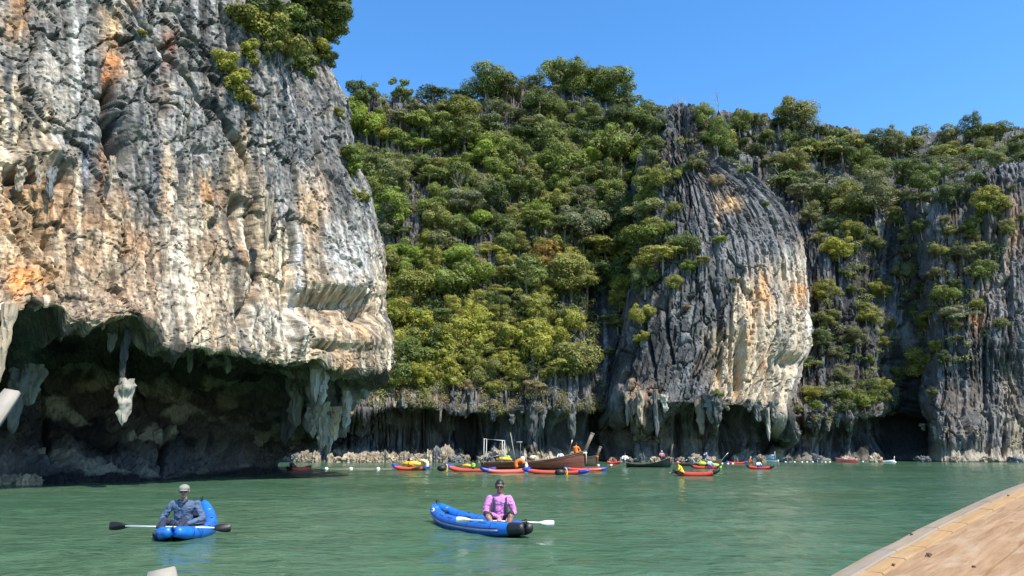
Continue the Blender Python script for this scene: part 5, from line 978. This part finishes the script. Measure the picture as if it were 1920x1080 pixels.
# ---------------------------------------------------------------- wooden longtail boats
def longtail(L=12.0, B=1.9, bow=2.1, mid=.75, stern=.8, prow=3.0, prow_lean=.55, hull='dark_wood', rail='brown_wood', prow_mat='prow_wood', ribbons=(), prow_w=.42):
    root = empty('longtail_boat')
    def sheer(s): return mid + (stern - mid) * (1 - s / .35) ** 2 * (s < .35) + (bow - mid) * max(0, (s - .35) / .65) ** 2.0
    def half(s): return B / 2 * (.55 + .45 * math.sin(min(1, s / .45) * math.pi / 2)) * (1 - max(0, (s - .5) / .5) ** 2.4 * .97)
    def keel(s): return -.22 + max(0, (s - .9) / .1) ** 2 * .9
    for side in (1, -1):
        rows = []
        for s in np.linspace(0, 1, 33):
            x = (s - .5) * L + max(0, (s - .9) / .1) * .2; b, zt, zk = half(s), sheer(s), keel(s)
            rows.append([Vector((x, side * b * math.sin(t * math.pi / 2) ** .8 + .0, zk + (zt - zk) * t ** 1.15)) for t in np.linspace(0, 1, 9)])
        h = MB().grid(rows).build('hull_side', M[hull], root); m = h.modifiers.new('plank_thickness', 'SOLIDIFY'); m.thickness = .05; m.offset = -1
        MB().tube([(r_[-1] + Vector((0, side * .01, .03))) for r_ in rows], .06, 6).build('gunwale', M[rail], root)
        MB().tube([(r_[-2].lerp(r_[-1], .4) + Vector((0, side * .03, 0))) for r_ in rows[:-1]], .035, 5).build('rubbing_strake', M[hull], root)
    rows = [[Vector(((s - .5) * L, y * half(s) * .93, .22)) for y in (-1, -.5, 0, .5, 1)] for s in np.linspace(.02, .8, 20)]; MB().grid(rows).build('deck', M['brown_wood'], root)
    rows = [[Vector(((s - .5) * L, y * half(s) * .95, sheer(s) - .06)) for y in (-1, -.5, 0, .5, 1)] for s in np.linspace(.82, .99, 8)]; MB().grid(rows).build('foredeck', M['brown_wood'], root)
    b = half(0) * .98; MB().box((-L / 2 + .03, 0, stern / 2 - .05), (.06, 2 * b * .96, stern), bevel=.01).build('transom', M[hull], root)
    for s in (.15, .3, .45, .6, .72): MB().box(((s - .5) * L, 0, sheer(s) - .12), (.22, half(s) * 1.9, .05)).build('thwart', M[rail], root)
    x0 = L / 2 + .1; d = Vector((math.sin(prow_lean), 0, math.cos(prow_lean))); side = Vector((d.z, 0, -d.x)); a = Vector((x0 - .25, 0, bow - .5))
    pts = [a - side * prow_w * .7, a + d * prow * .55 - side * prow_w * .5, a + d * prow * .98 - side * prow_w * .55, a + d * prow + side * prow_w * .5, a + d * prow * .5 + side * prow_w * .35, a + side * prow_w * .3 + Vector((0, 0, -.5))]
    MB().poly(pts, .18, (0, 1, 0)).build('prow', M[prow_mat], root); e = a + d * prow; MB().box(e, (prow_w * 1.15, .24, .12), Quaternion((0, 1, 0), prow_lean), bevel=.02).build('prow_cap', M['pale_wood'], root)
    for (dx, ln, mt, off) in ribbons:
        p0 = a + d * (.5 + off) + Vector((.1, -.14, 0)); MB().tube([p0, p0 + Vector((dx * .4, -.05, -ln * .4)), p0 + Vector((dx, -.02, -ln))], [.07, .10, .05], 6, flat=.4).build('ribbon', M[mt], root)
        MB().tube([a + d * (.35 + off) + Vector((.26 * math.cos(q), .2 * math.sin(q), 0)) for q in np.linspace(0, 6.28, 10)], .06, 6).build('ribbon', M[mt], root)
    # long-tail engine
    eng = MB().box((-L / 2 + .5, 0, stern + .45), (.7, .4, .45), bevel=.06).build('engine', M['engine'], root)
    MB().tube([(-L / 2 + .2, 0, stern + .42), (-L / 2 - 2.4, -.1, .45), (-L / 2 - 4.2, -.2, -.1)], [.07, .06, .05], 8).build('drive_shaft', M['engine'], eng)
    MB().tube([(-L / 2 + .8, 0, stern + .6), (-L / 2 + 2.0, .1, stern + .85)], .03, 6).build('tiller', M['grey_metal'], eng)
    MB().tube([(-L / 2 + .5, 0, -.1), (-L / 2 + .5, 0, stern + .3)], .06, 6).build('engine_post', M['grey_metal'], eng)
    return root
t1 = longtail(ribbons=((.05, 1.4, 'white_cloth', 0), (.12, 1.1, 'yellow', -.1)), mid=.85, stern=.75, prow=2.7, prow_lean=.42); kk = lay(t1, (903, 880.3), (1097, 880.8), 12); t1.scale = (kk, kk, kk)
tag(t1, 'dark red wooden longtail boat with a tall upswept prow, behind the moored kayaks', 'longtail boat', 'wooden longtail boats'); MT1 = None
t2 = longtail(hull='brown_wood', ribbons=((.05, .8, 'orange', 0),), bow=1.7, prow=2.0, prow_lean=.4); t2.location = PV(1052, 866, 112) * 1.0; t2.location.z = 0; t2.rotation_euler = (0, 0, -.35); t2.scale = (.9,) * 3; tag(t2, 'brown longtail boat mostly hidden behind the dark red one, its stub prow showing', 'longtail boat', 'wooden longtail boats')
t3 = longtail(L=9, hull='green_hull', rail='brown_wood', prow_mat='brown_wood', bow=1.9, mid=.55, stern=.8, prow=2.9, prow_lean=.2, prow_w=.26, ribbons=((-.1, 1.5, 'pink_ribbon', 0),)); kk = lay(t3, (1176, 875.8), (1259, 876.6), 9); t3.scale = (kk,) * 3; tag(t3, 'dark green longtail boat with pink ribbons on its upright prow', 'longtail boat', 'wooden longtail boats')
t4 = longtail(L=9.5, hull='dark_wood', bow=1.5, mid=.6, stern=.6, prow=2.9, prow_lean=.75, prow_w=.12, prow_mat='grey_metal'); kk = lay(t4, (1274, 873.7), (1352, 874), 9.5); t4.scale = (kk,) * 3; tag(t4, 'brown longtail boat with a thin curved prow, under the bending person', 'longtail boat', 'wooden longtail boats')

Yt = t1.location.y
def pt(px, py, Y=None): return PV(px, py, Y or Yt)
# canopy frame, poles and goods on the dark red longtail
r0 = empty('canopy_frame', pt(925, 868)); c = r0.location
for dy in (-.5, .5):
    off = Vector((0.25 * (dy > 0), dy, 0)); MB().tube([pt(907, 870) - c + off, pt(908, 823) - c + off, pt(942, 826) - c + off, pt(941, 868) - c + off], .05, 8).build('hoop', M['white_paint'], r0)
for a in ((907, 823), (942, 826)): MB().tube([pt(*a) - c + Vector((0, -.5, 0)), pt(*a) - c + Vector((.25, .5, 0))], .04, 6).build('crossbar', M['white_paint'], r0)
tag(r0, 'bare white tube canopy frame at the stern of the dark red longtail', 'canopy frame')
single('bamboo_pole', MB().tube([pt(967, 868) - pt(967, 868), pt(962, 840) - pt(967, 868), pt(957, 811) - pt(967, 868)], [.07, .06, .05], 7), 'pale_wood', 'thin slanting pole standing on the dark red longtail', 'pole', pt(967, 868))
r0 = empty('water_container', pt(980, 868)); MB().box((0, 0, .42), (.5, .5, .62), bevel=.08).build('tank', M['white_paint'], r0); MB().tube([(0, 0, .72), (0, 0, .9)], .09, 8).build('lid', M['royal_blue'], r0); tag(r0, 'white water tank on the dark red longtail', 'tank')
single('flag_staff', MB().tube([(0, 0, 0), (0, 0, 1.6), (.0, 0, 2.3)], [.03, .03, .02], 6).box((-.15, 0, 2.2), (.7, .05, .14)), 'pale_wood', 'short post with a crosspiece beside the white tank', 'post', pt(976, 866))
single('tarpaulin', MB().tube([(-.9, 0, 0), (-.3, 0, .1), (.4, 0, .08), (.9, 0, 0)], [.1, .22, .24, .1], 10), 'yellow', 'folded yellow tarpaulin under the white canopy frame', 'tarpaulin', pt(945, 862))
single('bundle', MB().ball((0, 0, 0), .28, (1.2, .8, .9), 12).ball((.25, 0, .1), .18, seg=10), 'cream', 'small cream bundle amidships on the dark red longtail', 'bundle', pt(998, 858))
single('sack', MB().ball((0, 0, 0), .22, (1.1, .8, 1.1), 12), 'lime', 'small lime sack beside the canopy frame', 'sack', pt(953, 858))

def far_person(px, feet_py, Y, J, z, rz, label, s=1.0, hat=None, hatmat='white_cloth'):
    p = PV(px, feet_py, Y); o = put(person(J, z, .026, None, False), p, rz, s); hd = Vector(J['head'])
    if hat: MB().ball(hd + Vector((0, 0, .045)), .112, (1, .95, .8), 12).build(hat, M[hatmat], o)
    return tag(o, label, 'person')
dn = -math.pi / 2
yk = lambda px, py: WP(px, py).y
far_person(1080, 851, Yt, dict(sit_joints(.12, reach=.25)), zone('orange_cloth', 'orange_cloth', 'skin'), dn + 2.6, 'person in orange robes perched near the bow of the dark red longtail', 1.45, 'hair', 'hair')
far_person(1051, 863, Yt, sit_joints(), zone('white_cloth', 'dark_cloth', 'skin_dark'), dn, 'dark-haired person in white low in the dark red longtail', 1.25, 'hair', 'hair')
far_person(766, 876, yk(766, 882), sit_joints(.2, lean=.1), zone('orange_cloth', 'orange_cloth', 'skin_light', fore='orange_cloth'), dn + 1.2, 'person in an orange life jacket on the leftmost red kayak', 1.05, 'cap', 'white_cloth')
far_person(887, 880, yk(887, 885), sit_joints(.2), zone('lime', 'dark_cloth', 'skin', fore='lime'), dn - .6, 'person in a lime shirt on the blue-tipped red kayak', 1.0, 'hair', 'hair')
far_person(1280, 890, yk(1280, 893), sit_joints(.22, lean=.14), zone('yellow_cloth', 'navy_cloth', 'skin', fore='yellow_cloth'), math.pi - .2, 'person in a yellow shirt leaning forward in the orange-red kayak', 1.2, 'cap', 'pink_hull')
far_person(1331, 876, yk(1331, 879), sit_joints(.2), zone('paleblue_cloth', 'purple_cloth', 'skin', fore='purple_cloth'), dn + .3, 'person in lilac and blue with a pale pink helmet', 1.15, 'helmet', 'pink_ribbon')
far_person(1299, 872, yk(1299, 875), sit_joints(.2, lean=.05), zone('teal_cloth', 'skin', 'skin', shin='skin', fore='teal_cloth'), -.3, 'person in a teal shirt and pale cap, legs over the side', 1.25, 'cap', 'paleblue_cloth')
far_person(1321, 865, yk(1321, 874), stand_joints(.25), zone('paleblue_cloth', 'navy_cloth', 'skin', fore='paleblue_cloth'), -.2, 'person in a pale blue shirt bending on the brown longtail', .95, 'hair', 'hair')
far_person(1153, 869, yk(1153, 870), sit_joints(.25, lean=.08), zone('red_cloth', 'red_cloth', 'skin', fore='red_cloth'), dn - .5, 'person in red paddling in the dark cave mouth', 1.15, 'cap', 'red_cloth')
far_person(1172, 866, yk(1172, 874), sit_joints(.2), zone('white_cloth', 'dark_cloth', 'skin'), dn, 'person in white at the stern of the dark green longtail', 1.5, 'hair', 'hair')
far_person(1241, 858, yk(1241, 875), sit_joints(.2), zone('pink_ribbon', 'red_cloth', 'skin_light', fore='pink_ribbon'), dn, 'person in pink and white near the bow of the dark green longtail', 1.1, 'cap', 'white_cloth')
far_person(1405, 868, yk(1405, 869), sit_joints(.2, lean=.12), zone('orange_cloth', 'red_cloth', 'skin_light', fore='orange_cloth'), .2, 'person in orange behind the black-sterned kayak', 1.3, 'cap', 'white_cloth')
far_person(1422, 877, yk(1422, 880), sit_joints(.2, lean=.04), zone('white_cloth', 'royal_blue', 'skin', fore='paleblue_cloth'), dn + .3, 'person in white and blue in the black-sterned kayak', 1.05, 'hair', 'hair')
far_person(1649, 865, yk(1649, 867), sit_joints(.25, lean=.05), zone('orange_cloth', 'orange_cloth', 'skin', fore='orange_cloth'), dn, 'person in orange floating beside the small white boat', 1.35, 'cap', 'orange')
far_person(546, 879, yk(546, 883), sit_joints(.2), zone('dark_cloth', 'red_cloth', 'skin_dark', fore='dark_cloth'), dn + 1.0, 'person in dark clothes in the kayak at the near cliff', 1.05, 'hair', 'hair')
q0, q1 = pt(1066, 850, Yt - .3), pt(1073, 825, Yt - .3); single('oar', MB().tube([q0 - q0, (q1 - q0) * .7, (q1 - q0) * .74, q1 - q0], [.035, .035, .13, .12], 8, flat=.4), 'foam', 'white oar held upright by the person in orange robes', 'oar', q0)

# small boats
def dinghy(L, hull, inner, stem=.9, rail='white_paint', mid=.5):
    root = empty('small_boat')
    for side in (1, -1):
        rows = []
        for s in np.linspace(0, 1, 17):
            x = (s - .5) * L; b = L * .17 * (.75 + .25 * math.sin(min(1, s * 2) * 1.57)) * (1 - max(0, (s - .45) / .55) ** 2.2 * .97); zt = mid + (stem - mid) * max(0, (s - .3) / .7) ** 2
            rows.append([Vector((x + .15 * t * max(0, s - .8), side * b * math.sin(t * 1.57) ** .8, -.15 + (zt + .15) * t ** 1.1)) for t in np.linspace(0, 1, 7)])
        h = MB().grid(rows).build('hull_side', M[hull], root); m = h.modifiers.new('thickness', 'SOLIDIFY'); m.thickness = .04; MB().tube([r_[-1] for r_ in rows], .045, 6).build('gunwale', M[rail], root)
    MB().box((-L / 2, 0, mid / 2 - .05), (.05, L * .24, mid), bevel=.01).build('transom', M[hull], root); MB().grid([[Vector(((s - .5) * L, y * L * .14 * (1 - max(0, s - .5)), .1)) for y in (-1, 0, 1)] for s in np.linspace(0, .85, 8)]).build('deck', M[inner], root)
    for s in (.3, .55): MB().box(((s - .5) * L, 0, mid - .12), (.2, L * .28, .04)).build('thwart', M[inner], root)
    return root
b1_ = dinghy(5.0, 'pink_hull', 'pink_hull', 1.15, 'pink_ribbon', .75); kk = lay(b1_, (1607, 867), (1567, 866.9), 5.0); b1_.scale = (kk,) * 3
o = MB().box((-2.4, 0, 1.25), (.45, .35, .5), bevel=.08).build('outboard_motor', M['engine'], b1_); MB().tube([(-2.5, 0, 1.0), (-2.6, 0, -.1)], .08, 6).build('motor_leg', M['grey_metal'], o); tag(b1_, 'pink open boat with a dark outboard motor, alone by the far cliff', 'boat')
b2_ = dinghy(5.0, 'white_paint', 'white_paint', 1.0, 'black_rubber', .55); kk = lay(b2_, (1460, 867), (1412, 866.8), 5.0); b2_.scale = (kk,) * 3
cb = MB().box((-.9, 0, .95), (1.5, 1.2, .9), bevel=.05).build('cabin', M['cabin_blue'], b2_); MB().box((-.9, 0, 1.44), (1.9, 1.5, .08), bevel=.02).build('roof', M['grey_metal'], cb); MB().box((.5, 0, .9), (.9, 1.0, .5), bevel=.15).build('tarpaulin', M['tarp_blue'], b2_); MB().tube([(-1.9, 0, .5), (-1.9, 0, 2.2)], .04, 6).build('mast', M['white_paint'], b2_)
for q in (-.62, .62): MB().box((-.9, q, 1.05), (.9, .03, .4)).build('window', M['light_stripe'], cb)
tag(b2_, 'small white boat with a pale blue cabin near the pillar foot', 'boat')
b3_ = dinghy(3.4, 'white_paint', 'white_paint', .7, 'white_paint', .4); kk = lay(b3_, (1654, 867), (1678, 867), 3.4); b3_.scale = (kk,) * 3; MB().tube([(1.5, 0, .5), (1.75, 0, 1.6)], [.1, .07], 6).build('prow', M['white_paint'], b3_); tag(b3_, 'little white boat with an upright prow by the person floating in orange', 'boat')
# yellow-green things on the helmeted person's kayak
single('dry_bag', MB().ball((0, 0, 0), .42, (1.3, .7, .62), 12), 'lime', 'yellow-green dry bag between the teal and lilac people', 'bag', at(1317, 869, (1317, 876)))
single('dry_bag', MB().tube([(-.5, 0, .25), (.1, 0, .1), (.5, 0, -.15)], [.2, .25, .2], 10), 'lime', 'yellow-green bag at the right tip of the helmeted person\'s kayak', 'bag', at(1344, 875, (1344, 879)))
# buoys
BUOY = None
bl = [(612, 880), (658, 880), (709, 880), (1146, 873), (1122, 873), (1354, 870), (1365, 870), (1374, 870), (1473, 867), (1490, 867), (1504, 867), (1513, 867), (1524, 867), (1532, 867), (1540, 867), (1548, 867), (1556, 867), (1618, 866), (1629, 866), (1679, 867)]
for i, (x, y) in enumerate(bl):
    if BUOY is None: mb = MB().ball((0, 0, .06), .22, (1, 1, .85), 14); o = mb.build('buoy', M['foam']); BUOY = o
    else: o = BUOY.copy(); COL.objects.link(o)
    o.location = WP(x, y); o.scale = (1, 1, 1) if x < 1000 else (.9, .9, .9)
    lab = ['first white buoy right of the near cliff', 'second white buoy right of the near cliff', 'white buoy just left of the moored kayaks', 'white buoy in front of the dark cave, nearer its kayaker', 'white buoy right of the dark red longtail prow'][i] if i < 5 else ('white buoy in the short row by the brown longtail prow' if x < 1400 else ('white buoy in the long row left of the pink boat' if x < 1600 else ('white buoy between the pink boat and the person in orange' if x < 1640 else 'white buoy right of the little white boat')))
    if 1400 < x < 1600: lab = ['leftmost', 'second', 'third', 'fourth', 'fifth', 'sixth', 'seventh', 'eighth', 'rightmost'][i - 8] + ' white buoy in the long row left of the pink boat'
    elif 1340 < x < 1400: lab = ['leftmost', 'middle', 'rightmost'][i - 5] + ' white buoy in the short row by the brown longtail prow'
    elif 1600 < x < 1640: lab = ['left', 'right'][i - 17] + ' white buoy between the pink boat and the person in orange'
    tag(o, lab, 'buoy', 'white buoys on the swimming line')
a, b = WP(590, 880), WP(735, 880); single('buoy_line', MB().tube([Vector((0, 0, .03)), (b - a) * .5 + Vector((0, 0, .03)), (b - a) + Vector((0, 0, .03))], .03, 5), 'rope', 'thin rope linking the buoys right of the near cliff', 'rope', a)

# ---------------------------------------------------------------- the wooden bow of our own boat, bottom right
def mat_deck(name, c1, c2, c3):
    m, n, l, b = new_mat(name); tc = n.new('ShaderNodeTexCoord'); mp = n.new('ShaderNodeMapping'); mp.inputs['Scale'].default_value = (1.2, 14, 14); l.new(tc.outputs['Object'], mp.inputs[0])
    g = n.new('ShaderNodeTexNoise'); g.inputs['Scale'].default_value = 2.2; g.inputs['Detail'].default_value = 9; g.inputs['Roughness'].default_value = .7; g.inputs['Distortion'].default_value = .8; l.new(mp.outputs[0], g.inputs['Vector'])
    r = n.new('ShaderNodeValToRGB'); e = r.color_ramp.elements; e[0].position = .32; e[0].color = (*c1, 1); e[1].position = .68; e[1].color = (*c2, 1); l.new(g.outputs[0], r.inputs[0])
    m2 = n.new('ShaderNodeMapping'); m2.inputs['Scale'].default_value = (1.5, 4, 4); l.new(tc.outputs['Object'], m2.inputs[0]); w = n.new('ShaderNodeTexNoise'); w.inputs['Scale'].default_value = 2.4; w.inputs['Detail'].default_value = 7; w.inputs['Roughness'].default_value = .65; l.new(m2.outputs[0], w.inputs['Vector'])
    mr = n.new('ShaderNodeMapRange'); mr.inputs['From Min'].default_value = .52; mr.inputs['From Max'].default_value = .72; l.new(w.outputs[0], mr.inputs[0]); mx = n.new('ShaderNodeMix'); mx.data_type = 'RGBA'; mx.inputs['B'].default_value = (*c3, 1); l.new(mr.outputs[0], mx.inputs['Factor']); l.new(r.outputs[0], mx.inputs['A'])
    l.new(mx.outputs['Result'], b.inputs['Base Color']); b.inputs['Roughness'].default_value = .85; b.inputs['Specular IOR Level'].default_value = .12
    bp = n.new('ShaderNodeBump'); bp.inputs['Strength'].default_value = .35; bp.inputs['Distance'].default_value = .006; l.new(g.outputs[0], bp.inputs['Height']); l.new(bp.outputs[0], b.inputs['Normal']); return m
M['deck'] = mat_deck('worn_varnished_deck', (.22, .125, .065), (.39, .25, .14), (.38, .29, .19)); M['cap'] = mat_deck('weathered_rail', (.20, .15, .105), (.31, .245, .175), (.25, .225, .19)); M['strip'] = mat_deck('yellow_rail_strip', (.28, .17, .08), (.40, .25, .12), (.38, .27, .15)); M['hullpaint'] = ms('hull_boards', (.22, .10, .05), .6, var=.3)
own = empty('wooden_boat', PV(1740, 1010, 3.3))
def dk(px, py):                      # point of the tilted foredeck seen at a pixel; the deck rises towards the bow
    A, B = PV(1565, 1080, 2.7), PV(1920, 908, 4.7); e = B - A; h = Vector((e.y, -e.x, 0)).normalized(); n = e.cross(h + Vector((0, 0, .03))).normalized(); o = Vector((0, 0, CAM_H)); d = PV(px, py, 1.0) - o; return o + d * ((A - o).dot(n) / d.dot(n))
A, B = PV(1565, 1080, 2.7), PV(1920, 908, 4.7); ex = (B - A).normalized(); hy = Vector((ex.y, -ex.x, 0)).normalized(); nz_ = ex.cross(hy).normalized(); nz_ = nz_ if nz_.z > 0 else -nz_
own.location = A; own.rotation_mode = 'QUATERNION'; own.rotation_quaternion = Matrix((ex, nz_.cross(ex), nz_)).transposed().to_quaternion(); Ri = own.rotation_quaternion.inverted()
def ol(p): return Ri @ (Vector(p) - A)
outer_px = [(1405, 1160), (1480, 1123), (1563, 1080), (1631, 1041.6), (1675, 1021), (1719, 996.5), (1762, 976), (1828, 945), (1872, 925.5), (1920, 907), (1990, 880), (2080, 850)]
oc = [ol(dk(*p)) for p in outer_px]
sgn = 1 if ol(dk(1900, 1070)).y > 0 else -1
def _dist(p): return min((Vector((p.x, p.y, 0)) - Vector((a.x, a.y, 0)).lerp(Vector((b.x, b.y, 0)), t / 40)).length for a, b in zip(oc, oc[1:]) for t in range(41))
WA, WB = .9 * _dist(ol(dk(1793, 979.5))), _dist(ol(dk(1784, 1000))); print('RAIL', WA, WB)
def inset(d, z=0.0, rng_=None):
    out = []
    for i, p in enumerate(oc):
        t = (oc[min(i + 1, len(oc) - 1)] - oc[max(i - 1, 0)]).normalized(); q = Vector((-t.y, t.x, 0)) * sgn; out.append(Vector((p.x, p.y, z)) + q * d)
    return out
def interp(line, t):
    f = t * (len(line) - 1); i = min(int(f), len(line) - 2); return line[i].lerp(line[i + 1], f - i)
def strip(d0, d1, z0, z1, t0, t1, th=.03, n=10):
    L0, L1 = inset(d0, z0), inset(d1, z1); mb = MB(); R_ = []
    for k_ in range(n + 1):
        t = t0 + (t1 - t0) * k_ / n; a, b = interp(L0, t), interp(L1, t); dn_ = Vector((0, 0, th)); e_ = (b - a) * .08
        R_.append([a - dn_, a - Vector((0, 0, .006)), a + e_ , b - e_, b - Vector((0, 0, .006)), b - dn_])
    mb.grid(R_, True); 
    for E in (R_[0], R_[-1]): mb.bm.faces.new([mb.bm.verts.new(p) for p in E])
    return mb
cuts = [0, .13, .3, .47, .64, .82, 1]
for a, b in zip(cuts, cuts[1:]): strip(0, WA, .008, .012, a + .0008, b - .0008, .03).build('cap_rail', M['cap'], own, smooth=False)
cuts = [0, .20, .262, .345, .455, .52, .60, .68, .84, 1]
for a, b in zip(cuts, cuts[1:]): strip(WA + .002, WB, .010 + random.uniform(-.001, .001), .008, a + .0008, b - .0008, .03, 5).build('rail_strip', M['strip'], own, smooth=False)
# hull side below the rail
rows = [[p + (Vector((0, 0, 0))) for p in inset(.015, -.02)], [p for p in inset(.10, -.35)], [p for p in inset(.28, -.75)], [p for p in inset(.5, -1.35)]]
rr_ = [[Vector(p) for p in r_] for r_ in rows]; MB().grid(rr_).build('hull_side', M['hullpaint'], own)
dd = [WB + .003, max(WB + .05, _dist(ol(dk(1876, 1050)))), .93, 1.32, 1.72, 2.15]
for i, (a, b) in enumerate(zip(dd, dd[1:])):
    mb = MB(); L0, L1 = inset(a + .0015), inset(b - .0015); R_ = []
    x0, x1 = oc[0].x, oc[-1].x
    for k_ in range(25):
        t = k_ / 24; x = x0 + (x1 - x0) * t
        def yat(L, x):
            for p, q in zip(L, L[1:]):
                if (p.x - x) * (q.x - x) <= 0 and abs(q.x - p.x) > 1e-6: return p.y + (q.y - p.y) * (x - p.x) / (q.x - p.x)
            return L[0].y if x < L[0].x else L[-1].y
        ya, yb = yat(L0, x), yat(L0, x) + sgn * (b - a - .004); cam_ = .010 * math.sin(i * 2.1); R_.append([Vector((x, ya, -.02)), Vector((x, ya + sgn * .003, .008)), Vector((x, (ya + yb) / 2, .012)), Vector((x, yb - sgn * .003, .008)), Vector((x, yb, -.02))])
    mb.grid(R_).build('plank', M['deck'], own, smooth=False)
kp = ol(dk(1742, 1045)); mb = MB()
for i_ in range(7): mb.ball(Vector((kp.x + random.uniform(-.022, .022), kp.y + random.uniform(-.014, .014), .014)), random.uniform(.004, .007), (1.3, 1, .6), 8)
mb.build('rusty_bolt', ms('rust', (.10, .035, .02), .7, var=.5, scale=60), own)
for q in ((1676, 1063), (1826, 1063), (1891, 933), (1710, 1008)):
    kp = ol(dk(*q)); MB().ball((kp.x, kp.y, .012 if q[1] > 1050 or q == (1826, 1063) else .014), .007, (1, 1, .5), 8).build('nail', M['rust'], own)
tag(own, 'sunlit worn wooden foredeck of the boat the photo is taken from', 'boat')
# hull body under the deck out of frame so the boat is whole from the side
def oar(loc0, loc1, width, label, mat='pale_wood', pts=None):
    root = empty('oar', loc0); d = Vector(loc1) - Vector(loc0); L = d.length; d.normalize(); v = Vector((0, -1, .15)); n = (v - d * v.dot(d)).normalized(); u = n.cross(d)
    bl = [(-.0, .42), (.03, .5), (.14, .5), (.6, .46), (.68, .2), (.7, .12)]; MB().poly([d * 0 + d * x + u * y * width for x, y in bl] + [d * x - u * y * width for x, y in bl[::-1]], .018, n).build('blade', M[mat], root)
    MB().tube([d * .66, d * L], .018, 8).build('shaft', M[mat], root); return tag(root, label, 'oar')
oar(PV(24, 733, 2.6), PV(-330, 1250, 2.2), .062, 'pale flat oar blade poking in at the left edge of the view')
oar(PV(304, 1068, 2.6), PV(290, 1500, 2.4), .10, 'pale rounded oar tip at the bottom edge below the man in the cap')
